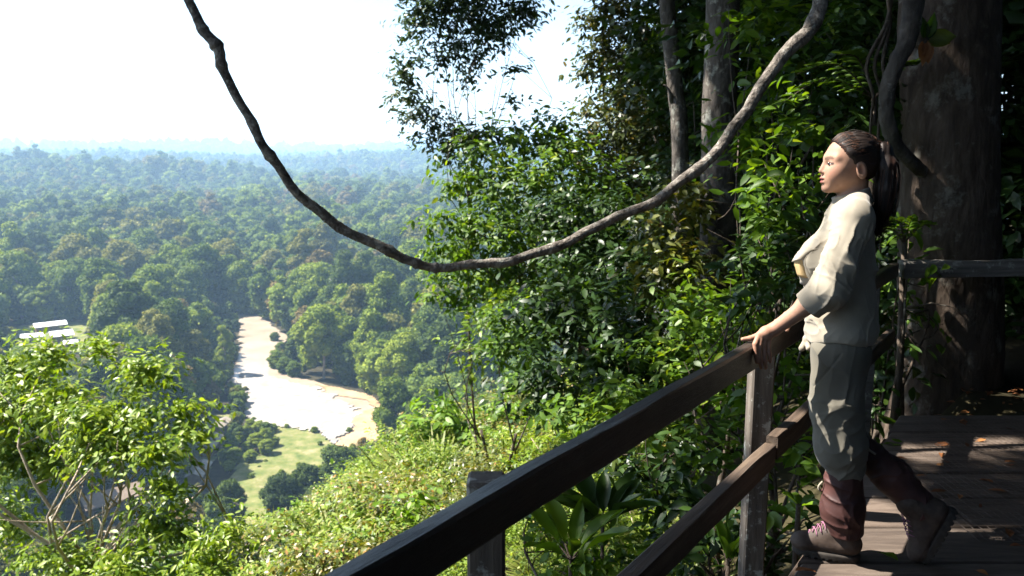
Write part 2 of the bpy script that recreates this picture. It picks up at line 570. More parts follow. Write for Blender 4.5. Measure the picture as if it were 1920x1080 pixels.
def leaf_diamonds(P, A, N, L, W, fold=0.15):
    """thin folded blades: P base, A axis, N normal, L length, W width"""
    A = A / (np.linalg.norm(A, axis=1)[:, None] + 1e-9)
    B = np.cross(N, A); B /= np.linalg.norm(B, axis=1)[:, None] + 1e-9
    N2 = np.cross(A, B)
    L = L[:, None]; W = W[:, None]
    v0 = P
    v1 = P + A * L * 0.42 + B * W * 0.5 + N2 * W * fold
    v2 = P + A * L
    v3 = P + A * L * 0.42 - B * W * 0.5 + N2 * W * fold
    V = np.stack([v0, v1, v2, v3], 1).reshape(-1, 3)
    i = np.arange(len(P))[:, None] * 4
    F = np.concatenate([i + np.array([[0, 2, 1]]), i + np.array([[0, 3, 2]])], 1).reshape(-1, 3)
    return V, F

def leaf_blades(P, A, N, L, W, droop=0.18, fold=0.12):
    """leaves with a midrib, a rounded outline and a hanging tip: eight points each"""
    A = A / (np.linalg.norm(A, axis=1)[:, None] + 1e-9)
    B = np.cross(N, A); B /= np.linalg.norm(B, axis=1)[:, None] + 1e-9
    N2 = np.cross(A, B)
    L = L[:, None]; W = W[:, None]
    def rib(u):
        return P + A * L * u - N2 * L * droop * u * u
    b, m1, m2, t = rib(0), rib(0.33), rib(0.68), rib(1.0)
    def side(m, s, k):
        return m + B * W * s * k + N2 * W * fold * k
    V = np.stack([b, m1, m2, t, side(m1, 1, 0.46), side(m2, 1, 0.40), side(m1, -1, 0.46), side(m2, -1, 0.40)], 1).reshape(-1, 3)
    i = np.arange(len(P))[:, None] * 8
    tri = [(0, 1, 4), (1, 5, 4), (1, 2, 5), (2, 3, 5), (0, 6, 1), (1, 6, 7), (1, 7, 2), (2, 7, 3)]
    F = np.concatenate([i + np.array([t_]) for t_ in tri], 1).reshape(-1, 3)
    return V, F

def ico():
    import bmesh
    bm = bmesh.new(); bmesh.ops.create_icosphere(bm, subdivisions=2, radius=1.0)
    V = np.array([v.co[:] for v in bm.verts]); F = np.array([[v.index for v in f.verts] for f in bm.faces])
    bm.free()
    return V, F
ICO_V, ICO_F = ico()

def forest_crown(seed, kind, nl, fine=1.0):
    """crown about 10 m in radius, base of the crown at z = 0.45 of the height 1; made of billowing clumps"""
    r = rng_of(seed)
    clumps = []
    if kind == 'dome':
        n = 15; R, z0, H = 9.5, 17, 11
    elif kind == 'tall':
        n = 15; R, z0, H = 7.0, 14, 18
    elif kind == 'flat':
        n = 13; R, z0, H = 11, 21, 6
    else:
        n = 17; R, z0, H = 9, 12, 15
    for i in range(n):
        a = i * 2.4 + r.random() * 0.9
        q = math.sqrt((i + 0.3) / n)
        rr = R * q * 0.78
        zz = z0 + H * (1 - q ** 2) * (0.75 + 0.4 * r.random()) + r.normal() * 0.8
        s = R * (0.30 + 0.17 * r.random())
        clumps.append((np.array([rr * math.cos(a), rr * math.sin(a), zz]), np.array([s, s, s * (0.72 + 0.25 * r.random())])))
    for i in range(16):     # skirts of leaf below
        a = i * 0.9 + r.random(); dn = (i // 7)
        s = R * (0.36 - 0.05 * dn)
        clumps.append((np.array([R * 0.5 * math.cos(a), R * 0.5 * math.sin(a), z0 - 1.5 - 2 * r.random() - 5.0 * dn]), np.array([s, s, s * 1.2])))
    parts, sh = [], []
    for c, s in clumps:
        V = ICO_V * (1 + 0.16 * vnoise(ICO_V[:, 0] * 2 + c[0], ICO_V[:, 1] * 2 + c[1], ICO_V[:, 2] * 2 + c[2], seed)[:, None]) * s * 0.86 + c
        parts.append((V, ICO_F)); sh.append(np.tile([[0.25 + 0.2 * r.random(), 0.5, 0.5]], (len(V), 1)))
    C = np.array([c for c, s in clumps]); S = np.array([s for c, s in clumps])
    k = r.integers(0, len(clumps), nl)
    d = r.normal(size=(nl, 3)); d /= np.linalg.norm(d, axis=1)[:, None]
    d[:, 2] = np.where(d[:, 2] < -0.35, -d[:, 2], d[:, 2])
    P = C[k] + d * S[k] * (0.82 + 0.26 * r.random(nl))[:, None]
    A = d * 0.5 + r.normal(size=(nl, 3)) * 0.8
    A[:, 2] -= 0.1
    N = d + np.array([0, 0, 0.6]) + r.normal(size=(nl, 3)) * 0.45
    L = (0.9 + 1.0 * r.random(nl)) * R / 9.5 * fine
    V, F = leaf_diamonds(P - A * 0.4, A, N, L, L * 0.8, 0.2)
    parts.append((V, F))
    tone = np.clip(0.5 + 0.22 * r.normal(size=nl) + 0.14 * vnoise(P[:, 0] / 3, P[:, 1] / 3, P[:, 2] / 3, seed), 0, 1)
    sh.append(np.repeat(np.stack([tone, r.random(nl), r.random(nl)], 1), 4, 0))
    V, F = merge(parts)
    me = build('crown', V, F, None, None, False, np.concatenate(sh))
    mesh = me.data
    bpy.data.objects.remove(me)
    return mesh

def forest_trunk(seed, h=24):
    r = rng_of(seed)
    pts = [(0, 0, -3), (0.2, 0.1, 0.3), (r.normal() * .5, r.normal() * .5, h * 0.5), (r.normal() * .8, r.normal() * .8, h)]
    parts = [tube(spline(pts, 8), np.linspace(0.75, 0.3, 8), 7)]
    for i in range(5):
        a = i * 1.3 + r.random(); z = h * (0.55 + 0.08 * i)
        parts.append(tube(spline([(0.2, 0, z - 2), (2.2 * math.cos(a), 2.2 * math.sin(a), z + 1), (5 * math.cos(a), 5 * math.sin(a), z + 4)], 5), np.linspace(0.3, 0.08, 5), 5))
    V, F = merge(parts)
    o = build('trunk', V, F, pale_bark, None, True)
    me = o.data
    bpy.data.objects.remove(o)
    return me

pale_bark = surf_mat('pale_bark', [(0.3, (0.16, 0.13, 0.10)), (0.7, (0.34, 0.30, 0.25))], scale=1.5, rough=0.9, stretch=(1, 1, 0.2))
G = lambda k, a: [(p_, tuple(x * k for x in c_)) for p_, c_ in a]
base_g = [(0.0, (0.022, 0.042, 0.005)), (0.45, (0.068, 0.105, 0.011)), (0.75, (0.120, 0.160, 0.018)), (1.0, (0.18, 0.21, 0.03))]
oliv_g = [(0.0, (0.034, 0.040, 0.008)), (0.45, (0.108, 0.110, 0.019)), (0.75, (0.160, 0.155, 0.032)), (1.0, (0.22, 0.2, 0.05))]
lime_g = [(0.0, (0.034, 0.060, 0.006)), (0.45, (0.115, 0.158, 0.012)), (0.75, (0.18, 0.215, 0.02)), (1.0, (0.24, 0.27, 0.04))]
dark_g = [(0.0, (0.012, 0.024, 0.005)), (0.45, (0.036, 0.060, 0.009)), (0.75, (0.060, 0.090, 0.014)), (1.0, (0.09, 0.12, 0.02))]
rust_g = [(0.0, (0.05, 0.042, 0.012)), (0.45, (0.14, 0.10, 0.025)), (0.75, (0.19, 0.14, 0.04)), (1.0, (0.23, 0.18, 0.05))]
F_MATS = {}
base_g, oliv_g, lime_g, dark_g = G(1.15, base_g), G(1.12, oliv_g), G(1.12, lime_g), G(1.15, dark_g)
for nm, st, w in (('mid green', base_g, 0.34), ('olive green', oliv_g, 0.15), ('bright green', lime_g, 0.18), ('dark green', dark_g, 0.22), ('rusty brown', rust_g, 0.03)):
    F_MATS[nm] = (leaf_mat('canopy_' + nm.replace(' ', '_'), st, 0.7, 0.3, (1.3, 1.3, 0.4), 0.3, 0.15), w)
HUES = list(F_MATS)
HUE_W = np.array([F_MATS[h][1] for h in HUES]); HUE_W /= HUE_W.sum()
SHAPES = ['dome', 'tall', 'flat', 'billow', 'dome', 'billow']
SHAPE_WORD = {'dome': 'domed', 'tall': 'tall narrow', 'flat': 'flat topped', 'billow': 'billowing'}
CROWNS = [forest_crown(100 + i, k, 9000, 0.75) for i, k in enumerate(SHAPES)]
CROWNS_FAR = [forest_crown(200 + i, k, 1500, 1.15) for i, k in enumerate(SHAPES)]
TRUNKS = [forest_trunk(300 + i, h) for i, h in enumerate((22, 24, 24, 20, 22, 20))]
TOPS = [30.5, 35, 29.5, 30, 30.5, 30]
RADS = [11, 8, 12.5, 10.5, 11, 10.5]
HALF = [24.0, 26.0, 22.0, 25.0, 24.0, 25.0]      # how far below the top a crown still hides

KEEP_OUT = [(RIVER_PX, VF + 1), (MEADOW_PX, VF + 1), (CLEAR1_PX, VF + 3), (PATH_PX, VF + 3), (LODGE_PX, VF + 4), (ROAD_PX, VF + 1), (YARD_PX, VF + 1)]
clear_samples = []
for poly, z in KEEP_OUT:
    P_ = np.array(poly, float)
    lo, hi = P_.min(0), P_.max(0)
    gx, gy = np.meshgrid(np.arange(lo[0], hi[0], 5.0), np.arange(lo[1], hi[1], 5.0))
    k_ = in_poly(gx.ravel(), gy.ravel(), P_)
    clear_samples.append(np.stack([gx.ravel()[k_], gy.ravel()[k_]], 1))
CLEAR = np.concatenate(clear_samples)
OPEN_LAND = [px_poly(p_, z_) for p_, z_ in KEEP_OUT]

def scatter():
    """base points for trees over the valley and the hills beyond, jittered rows"""
    r = rng_of(77)
    out = []
    step_of = lambda d: 12.5 if d < 800 else (14.5 if d < 1800 else 18.0)
    for d0, d1, step in ((150, 420, 11.0), (420, 900, 13.5), (900, 1900, 17.0), (1900, 5400, 27.0), (7300, 8700, 60.0)):
        span = d1
        n = int(2 * span / step)
        gx = (np.arange(n) - n / 2) * step
        gy = np.arange(int(d1 / step) + 1) * step
        X, Y = np.meshgrid(gx, gy)
        X = X.ravel() + r.uniform(-0.42, 0.42, X.size) * step; Y = Y.ravel() + r.uniform(-0.42, 0.42, Y.size) * step
        d = np.hypot(X, Y); th = np.arctan2(X, Y)
        lim_l = np.where(d < 800, -0.80, -0.72)
        k = (d >= d0) & (d < d1) & (th > lim_l) & (th < 0.12)
        X, Y = X[k], Y[k]
        hz, vz = hill_z(X, Y), valley_z(X, Y)
        k = hz < vz + 40
        out.append(np.stack([X[k], Y[k], np.full(k.sum(), step)], 1))
    return np.concatenate(out)

def place_forest():
    r = rng_of(78)
    B = scatter()
    n = len(B)
    X, Y = B[:, 0], B[:, 1]
    Z = land_z(X, Y)
    var = r.integers(0, 6, n)
    sc = 0.66 + 0.52 * r.random(n) + 0.45 * (r.random(n) > 0.87)
    sc *= np.where(B[:, 2] > 30, 2.6, np.where(B[:, 2] > 18, 1.4, np.where(B[:, 2] > 15, 1.1, 1.0)))
    sc *= np.where(np.hypot(X, Y) < 330, 0.8, 1.0)
    rot = r.random(n) * 6.28
    hue = r.choice(len(HUES), n, p=HUE_W)
    ok = np.ones(n, bool)
    for poly in OPEN_LAND:
        ok &= ~in_poly(X, Y, poly)
    top = np.array(TOPS)[var] * sc; rad = np.array(RADS)[var] * sc; half = np.array(HALF)[var] * sc
    u, v, dep = project(np.stack([X, Y, Z + top], 1))
    u2, v2, _ = project(np.stack([X, Y, Z + top - half], 1))
    w = rad * FPX / dep
    near = np.where((dep < 900) & ok)[0]
    for i in near:
        hit = (np.abs(CLEAR[:, 0] - u[i]) < w[i] * 0.95) & (CLEAR[:, 1] > v[i] + 3) & (CLEAR[:, 1] < v2[i])
        sx_ = -SUN_DIR[0] / SUN_DIR[2]; sy_ = -SUN_DIR[1] / SUN_DIR[2]
        hs = top[i] * np.array([0.55, 0.75, 0.95])
        if hit.sum() > 1 or in_poly(X[i] + sx_ * hs, Y[i] + sy_ * hs, OPEN_LAND[0]).any():
            ok[i] = False
    # rejected spots near the banks take a shrub instead
    small = np.zeros(n, bool)
    for i in near:
        if not ok[i]:
            for s_ in (0.45, 0.3, 0.2):
                if any(in_poly(np.array([X[i]]), np.array([Y[i]]), p_)[0] for p_ in OPEN_LAND):
                    break
                tt, rr, hh = top[i] / sc[i] * s_, rad[i] / sc[i] * s_, half[i] / sc[i] * s_
                zz = Z[i] - 0.12 * tt
                uu, vv, dd = project(np.array([[X[i], Y[i], zz + tt]])); _, vv2, _ = project(np.array([[X[i], Y[i], zz]]))
                hit = (np.abs(CLEAR[:, 0] - uu[0]) < rr * FPX / dd[0] * 0.8) & (CLEAR[:, 1] > vv[0] + 2) & (CLEAR[:, 1] < vv2[0])
                if hit.sum() <= 1:
                    sc[i] = s_; Z[i] = zz; ok[i] = True; small[i] = True
                    break
    idx = np.where(ok)[0]
    vis = (u > -60) & (u < 900) & (v < 1090) & (v2 > 200)
    size = np.where(vis, rad * sc / np.maximum(dep, 1), 0) * ok
    order = np.argsort(-size)
    single = set(int(i) for i in order[:290] if size[i] > 0)
    print('forest trees', len(idx), 'single', len(single))
    zone_words = []
    for i in single:
        i = int(i)
        shape = SHAPES[var[i]]
        h = HUES[hue[i]]
        marks = {'the white roofed camp': (95, 620), 'the row of tan huts': (395, 835), 'the brown lodge': (205, 930), 'the gravel bar': (560, 760), 'the river bend': (465, 600),
                 'the far river bank': (600, 700), 'the orange sand bank': (720, 790), 'the liana bend': (800, 500), 'the meadow end': (470, 985)}
        near_m = min(marks, key=lambda q_: math.hypot(marks[q_][0] - u[i], (marks[q_][1] - v[i])))
        far_m = math.hypot(marks[near_m][0] - u[i], marks[near_m][1] - v[i]) > 130
        where = ('in deep forest beyond ' if far_m else 'in forest near ') + near_m
        big = 'large ' if sc[i] > 1.25 else ('small ' if sc[i] < 0.8 and not small[i] else '')
        root = empty('rainforest_tree', (X[i], Y[i], Z[i]), rot[i])
        root.scale = (sc[i] * 1.0, sc[i] * 1.0, sc[i])
        tag(root, ('low ' if small[i] else big) + SHAPE_WORD[shape] + ' ' + h + (' bush ' if small[i] else ' tree ') + where, 'tree', 'rainforest trees ' + where)
        c = link('crown', CROWNS[var[i]] if dep[i] < 700 else CROWNS_FAR[var[i]], root)
        set_mat(c, F_MATS[h][0])
        c['kind'] = 'stuff'
        link('trunk', TRUNKS[var[i]], root)
    rest = np.array([i for i in idx if int(i) not in single])
    # the mass of the forest, one object per leaf hue is one mass together
    forest_mass(X[rest], Y[rest], Z[rest], sc[rest], rot[rest], var[rest], hue[rest], dep[rest])

def set_mat(o, m):
    if not o.data.materials:
        o.data.materials.append(None)
    o.material_slots[0].link = 'OBJECT'
    o.material_slots[0].material = m

def forest_mass(X, Y, Z, S, Rz, var, hue, dep):
    cols = bpy.data.collections.new('forest_sources')
    k = 0
    key = {}
    for lod, meshes in ((0, CROWNS_FAR),):
        for v in range(6):
            for h in range(len(HUES)):
                o = bpy.data.objects.new('source_%03d' % k, meshes[v])
                cols.objects.link(o)
                set_mat(o, F_MATS[HUES[h]][0])
                key[(v, h)] = k; k += 1
    me = bpy.data.meshes.new('distant_forest')
    n = len(X)
    me.vertices.add(n)
    me.vertices.foreach_set('co', np.stack([X, Y, Z], 1).astype(np.float32).ravel())
    for nm, typ, data in (('inst', 'INT', np.array([key[(int(a), int(b))] for a, b in zip(var, hue)], dtype=np.int32)),
                          ('size', 'FLOAT', S.astype(np.float32)), ('turn', 'FLOAT', Rz.astype(np.float32))):
        a = me.attributes.new(nm, typ, 'POINT')
        a.data.foreach_set('value', data)
    o = link('distant_forest', me, None, 'stuff')
    o['label'] = 'unbroken rainforest canopy covering the valley floor and the far hazy hills'
    o['category'] = 'forest'
    ng = bpy.data.node_groups.new('forest_points', 'GeometryNodeTree')
    ng.interface.new_socket('Geometry', in_out='INPUT', socket_type='NodeSocketGeometry')
    ng.interface.new_socket('Geometry', in_out='OUTPUT', socket_type='NodeSocketGeometry')
    N = ng.nodes
    gi, go = N.new('NodeGroupInput'), N.new('NodeGroupOutput')
    iop = N.new('GeometryNodeInstanceOnPoints')
    ci = N.new('GeometryNodeCollectionInfo')
    ci.inputs['Collection'].default_value = cols
    ci.inputs['Separate Children'].default_value = True
    ci.inputs['Reset Children'].default_value = True
    def attr(nm, typ):
        a = N.new('GeometryNodeInputNamedAttribute'); a.data_type = typ; a.inputs['Name'].default_value = nm
        return a.outputs['Attribute']
    cx = N.new('ShaderNodeCombineXYZ')
    ng.links.new(attr('turn', 'FLOAT'), cx.inputs[2])
    ng.links.new(gi.outputs[0], iop.inputs['Points'])
    ng.links.new(ci.outputs[0], iop.inputs['Instance'])
    iop.inputs['Pick Instance'].default_value = True
    ng.links.new(attr('inst', 'INT'), iop.inputs['Instance Index'])
    ng.links.new(cx.outputs[0], iop.inputs['Rotation'])
    ng.links.new(attr('size', 'FLOAT'), iop.inputs['Scale'])
    ng.links.new(iop.outputs[0], go.inputs[0])
    md = o.modifiers.new('points', 'NODES')
    md.node_group = ng

place_forest()

# trees that stand apart around the meadow, each at its own spot
def lone_tree(px, py, top, v, hue, label, wide=1.0, name='rainforest_tree', grp=None):
    b = on_level(px, py, VF + 0.5)
    d = math.hypot(b[0], b[1])
    el = math.atan2(-ray(px, top)[2], math.hypot(*ray(px, top)[:2]))
    h = CAMZ - d * math.tan(el) - VF - 0.5
    s = h / TOPS[v]
    root = empty(name, b, px * 0.37)
    root.scale = (s * wide, s * wide, s)
    tag(root, label, 'tree' if h > 9 else 'shrub', grp)
    c = link('crown', CROWNS[v], root, 'stuff'); set_mat(c, F_MATS[hue][0])
    link('trunk', TRUNKS[v], root)
dk = 'dark trees along the near edge of the meadow'
for px, py, top, v, w in ((530, 985, 888, 4, 1.15), (575, 968, 875, 0, 1.1), (640, 950, 830, 3, 1.2), (690, 925, 838, 0, 1.15), (735, 905, 822, 4, 1.1), (600, 990, 905, 3, 1.2), (668, 965, 880, 3, 1.2), (775, 890, 815, 3, 1.0)):
    lone_tree(px, py, top, v, 'dark green', 'dark rounded tree along the near edge of the pale meadow', w, grp=dk)
lone_tree(742, 850, 700, 3, 'mid green', 'tall bushy tree standing over the orange sand bank', 0.85)
lone_tree(790, 860, 740, 0, 'mid green', 'broad tree right behind the tall one at the sand bank', 0.9)
lone_tree(438, 1000, 893, 3, 'dark green', 'dark round tree on the hut side of the meadow', 0.85)
lone_tree(404, 985, 920, 4, 'dark green', 'smaller dark tree beside the dark round one near the meadow', 1.0)
lone_tree(425, 705, 610, 1, 'bright green', 'pale green tree on the bank above the river bend', 0.9)
sb = 'bright scrub between the huts and the meadow'
r_ = rng_of(5)
for px, py in ((446, 800), (458, 822), (470, 806), (486, 812), (502, 826), (515, 838), (482, 842), (462, 848), (448, 832), (440, 866), (500, 852), (470, 868), (446, 776), (436, 845), (430, 885), (512, 812), (452, 760), (446, 742)):
    lone_tree(px, py, py - 18 - r_.random() * 12, int(r_.integers(0, 2)) * 3, 'bright green', 'low bright green bush in the scrub between huts and meadow', 1.7, 'leafy_bush', sb)
mb = 'small bushes along the margins of meadow and gravel'
for px, py in ((590, 812), (612, 826), (560, 806), (538, 803), (476, 790), (630, 846), (622, 862), (600, 884), (462, 772), (457, 752), (498, 868), (470, 900), (540, 930), (515, 955), (450, 960), (486, 880), (655, 812), (560, 875), (528, 890), (460, 735), (600, 835)):
    lone_tree(px, py, py - 5 - r_.random() * 9, int(r_.integers(0, 2)) * 3, ['bright green', 'olive green', 'mid green'][int(r_.integers(0, 3))], 'small bush at the ragged margin of meadow and gravel', 1.9, 'leafy_bush', mb)
for px, py, top in ((520, 690, 655), (535, 700, 668), (552, 706, 676), (527, 662, 640), (515, 640, 622), (548, 640, 618)):
    lone_tree(px, py, top, 3, 'mid green', 'low green bush on the point where the river bends', 1.7, 'leafy_bush', 'bushes on the river point')

# ------------------------------------------------------------------ the air
hz_m, nt, out = new_mat('haze_air')
pv = node(nt, 'ShaderNodeVolumePrincipled')
pv.inputs['Color'].default_value = (0.47, 0.71, 1.0, 1)
pv.inputs['Density'].default_value = 0.00016
pv.inputs['Anisotropy'].default_value = 0.05
nt.links.new(pv.outputs[0], out.inputs['Volume'])
q = MB(); q.box((0, 0, 52.5), (19900, 19900, 435)); q.build('haze', hz_m, None, False, 'stuff')
# ================================================================== plants near by
V3 = lambda a: np.array(a, float)
lm = {}
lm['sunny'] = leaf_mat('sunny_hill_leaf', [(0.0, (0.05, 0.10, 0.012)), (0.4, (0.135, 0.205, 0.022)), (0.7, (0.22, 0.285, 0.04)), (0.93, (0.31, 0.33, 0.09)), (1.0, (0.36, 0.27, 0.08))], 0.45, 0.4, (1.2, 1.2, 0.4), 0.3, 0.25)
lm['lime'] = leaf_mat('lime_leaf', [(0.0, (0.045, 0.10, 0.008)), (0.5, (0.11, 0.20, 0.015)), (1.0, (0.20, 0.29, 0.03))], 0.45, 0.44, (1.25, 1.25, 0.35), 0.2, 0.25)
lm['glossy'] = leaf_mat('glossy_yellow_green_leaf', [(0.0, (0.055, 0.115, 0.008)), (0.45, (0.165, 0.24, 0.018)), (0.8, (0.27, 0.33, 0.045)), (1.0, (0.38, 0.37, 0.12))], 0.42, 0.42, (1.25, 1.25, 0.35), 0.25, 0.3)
lm['fresh'] = leaf_mat('fresh_green_leaf', [(0.0, (0.024, 0.062, 0.006)), (0.5, (0.068, 0.135, 0.012)), (0.85, (0.125, 0.20, 0.018)), (1.0, (0.20, 0.25, 0.03))], 0.46, 0.42, (1.6, 1.5, 0.35), 0.25, 0.3)
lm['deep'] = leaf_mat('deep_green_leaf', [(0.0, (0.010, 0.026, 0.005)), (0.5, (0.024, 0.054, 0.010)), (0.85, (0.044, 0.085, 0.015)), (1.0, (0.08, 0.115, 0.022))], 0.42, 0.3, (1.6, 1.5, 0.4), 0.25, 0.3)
lm['bluish'] = leaf_mat('blue_green_leaf', [(0.0, (0.02, 0.036, 0.014)), (0.5, (0.04, 0.07, 0.028)), (1.0, (0.08, 0.12, 0.04))], 0.42, 0.3, (1.5, 1.4, 0.5), 0.2, 0.4)
lm['tawny'] = leaf_mat('tawny_green_leaf', [(0.0, (0.02, 0.035, 0.008)), (0.5, (0.05, 0.07, 0.014)), (0.8, (0.11, 0.10, 0.02)), (1.0, (0.2, 0.11, 0.025))], 0.42, 0.34, (1.6, 1.3, 0.35), 0.25, 0.35)
lm['gold'] = leaf_mat('gold_green_leaf', [(0.0, (0.04, 0.06, 0.010)), (0.5, (0.11, 0.13, 0.02)), (0.8, (0.2, 0.18, 0.03)), (1.0, (0.28, 0.15, 0.04))], 0.38, 0.36, (1.3, 1.2, 0.35), 0.2, 0.45)
lm['straw'] = leaf_mat('grass_blade', [(0.0, (0.09, 0.12, 0.02)), (0.5, (0.19, 0.22, 0.045)), (1.0, (0.32, 0.31, 0.11))], 0.5, 0.35, (1.2, 1.2, 0.5), 0.3, 0.3)

def bark_mat(name, a, b, c, scale, lichen=0.0, streak=0.25):
    m, nt, out = new_mat(name)
    vec = coords(nt, (1, 1, streak), 'Object')
    f = noise(nt, vec, scale, 8, 0.65, 0.6)
    col = ramp(nt, f, [(0.32, a), (0.52, b), (0.72, c)])
    vec2 = coords(nt, 1.0, 'Object')
    if lichen:
        g = noise(nt, vec2, scale * 0.55, 6, 0.7)
        k = ramp(nt, g, [(0.56, (0, 0, 0)), (0.66, (lichen,) * 3)])
        mx = node(nt, 'ShaderNodeMix', data_type='RGBA')
        nt.links.new(k, mx.inputs[0]); nt.links.new(col, mx.inputs[6]); mx.inputs[7].default_value = (0.42, 0.42, 0.36, 1)
        col = mx.outputs[2]
    p = node(nt, 'ShaderNodeBsdfPrincipled', Roughness=0.85)
    p.inputs['Specular IOR Level'].default_value = 0.25
    nt.links.new(col, p.inputs['Base Color'])
    vo = node(nt, 'ShaderNodeTexVoronoi', feature='DISTANCE_TO_EDGE'); vo.inputs['Scale'].default_value = scale * 1.6
    nt.links.new(vec, vo.inputs['Vector'])
    ad = node(nt, 'ShaderNodeMath', operation='MULTIPLY_ADD'); nt.links.new(vo.outputs[0], ad.inputs[0]); ad.inputs[1].default_value = 0.8
    nt.links.new(noise(nt, vec, scale * 2.5, 8, 0.7), ad.inputs[2])
    nt.links.new(bump(nt, ad.outputs[0], 0.8, 0.025), p.inputs['Normal'])
    nt.links.new(p.outputs[0], out.inputs[0])
    return m
twig_pale = bark_mat('pale_twig_bark', (0.20, 0.15, 0.10), (0.36, 0.29, 0.21), (0.5, 0.43, 0.34), 14, 0.4)
twig_dark = bark_mat('dark_twig_bark', (0.03, 0.022, 0.016), (0.07, 0.052, 0.038), (0.14, 0.11, 0.085), 14, 0.3)
bark_dark = bark_mat('dark_trunk_bark', (0.026, 0.018, 0.013), (0.060, 0.042, 0.030), (0.105, 0.078, 0.060), 9, 0.22, 0.35)
bark_grey = bark_mat('grey_trunk_bark', (0.03, 0.025, 0.021), (0.075, 0.063, 0.053), (0.15, 0.13, 0.11), 9, 0.55, 0.4)
liana_bark = bark_mat('liana_bark', (0.05, 0.040, 0.032), (0.18, 0.155, 0.132), (0.42, 0.385, 0.335), 22, 0.85, 1.0)

def leaf_mesh(mat, seed):
    """one leaf of unit length along +x, normal +z; a finer outline than the massed leaves"""
    r = rng_of(seed)
    us = np.array([0.0, 0.10, 0.25, 0.42, 0.60, 0.78, 0.91, 1.0])
    ws = np.array([0.02, 0.24, 0.42, 0.5, 0.44, 0.27, 0.10, 0.0])
    V, F = [], []
    for u, w in zip(us, ws):
        z = -0.16 * u * u
        wav = 0.03 * math.sin(u * 9 + seed)
        V += [(u, 0, z), (u, w, z + w * 0.22 + wav), (u, -w, z + w * 0.22 - wav)]
    n = len(us)
    for i in range(n - 1):
        a = i * 3
        F += [(a, a + 3, a + 4), (a, a + 4, a + 1), (a, a + 2, a + 5), (a, a + 5, a + 3)]
    tone = 0.35 + 0.4 * r.random()
    o = build('leaf', V, np.array(F, int), mat, None, True, np.tile([[tone, 0.5, 0.5]], (len(V), 1)))
    me = o.data
    bpy.data.objects.remove(o)
    return me
LEAF_CACHE = {}
def leaf_part(parent, P, A, N, L, W, matkey, k=0, inv=None):
    key = (matkey, k % 4)
    if key not in LEAF_CACHE:
        LEAF_CACHE[key] = leaf_mesh(lm[matkey], k % 4)
    A = A / np.linalg.norm(A); B = np.cross(N, A); B /= np.linalg.norm(B); N2 = np.cross(A, B)
    o = link('leaf', LEAF_CACHE[key], parent)
    M = Matrix(((A[0] * L, B[0] * W, N2[0] * L, P[0]), (A[1] * L, B[1] * W, N2[1] * L, P[1]), (A[2] * L, B[2] * W, N2[2] * L, P[2]), (0, 0, 0, 1)))
    o.matrix_local = M if inv is None else inv @ M
    return o

def foliage_points(clumps, L, dens, rng, spray=1.0, droop=0.25, up=0.8):
    """leaf bases, axes and normals in sprays over ellipsoid clumps [(centre, radii)]"""
    Ps, As, Ns, Ls = [], [], [], []
    for c, rad, *ex in clumps:
        rad = V3(rad)
        d_ = ex[0] if ex else 1.0
        area = 4 * math.pi * ((rad[0] * rad[1]) ** 1.6 / 3 + (rad[0] * rad[2]) ** 1.6 / 3 + (rad[1] * rad[2]) ** 1.6 / 3) ** (1 / 1.6)
        n = max(24, int(dens * d_ * area / (L * L * 0.3)))
        nt_ = max(4, n // 11)
        tw = rng.normal(size=(nt_, 3)); tw /= np.linalg.norm(tw, axis=1)[:, None]
        rr = 0.40 + 0.66 * rng.random(nt_) ** 0.7
        tc = V3(c) + tw * rad * rr[:, None]
        td = tw * 0.9 + rng.normal(size=(nt_, 3)) * 0.45
        td[:, 2] = td[:, 2] * 0.6 - droop * 0.4
        td /= np.linalg.norm(td, axis=1)[:, None]
        k = rng.integers(0, nt_, n)
        along = rng.random(n)
        P = tc[k] + td[k] * ((along - 0.5) * L * 4.2 * spray)[:, None] + rng.normal(size=(n, 3)) * L * 0.30
        sd = np.cross(td[k], np.array([0, 0, 1.0])); sd /= np.linalg.norm(sd, axis=1)[:, None] + 1e-6
        A = td[k] * 0.55 + sd * np.where(rng.random(n) > 0.5, 1, -1)[:, None] * 0.8 + rng.normal(size=(n, 3)) * 0.35
        A[:, 2] -= droop
        N = np.array([0, 0, up]) + tw[k] * 0.45 + rng.normal(size=(n, 3)) * 0.38
        Ps.append(P); As.append(A); Ns.append(N); Ls.append(L * (0.6 + 0.7 * rng.random(n)))
    return np.concatenate(Ps), np.concatenate(As), np.concatenate(Ns), np.concatenate(Ls)

def px_clumps(lst):
    out = []
    for q in lst:
        px, py, Y, rx, ry = q[:5]
        k = Y / FPX
        out.append((at(px, py, Y), (rx * k, (rx + ry) / 2 * k * (q[6] if len(q) > 6 else 0.8), ry * k), q[5] if len(q) > 5 else 1.0))
    return out

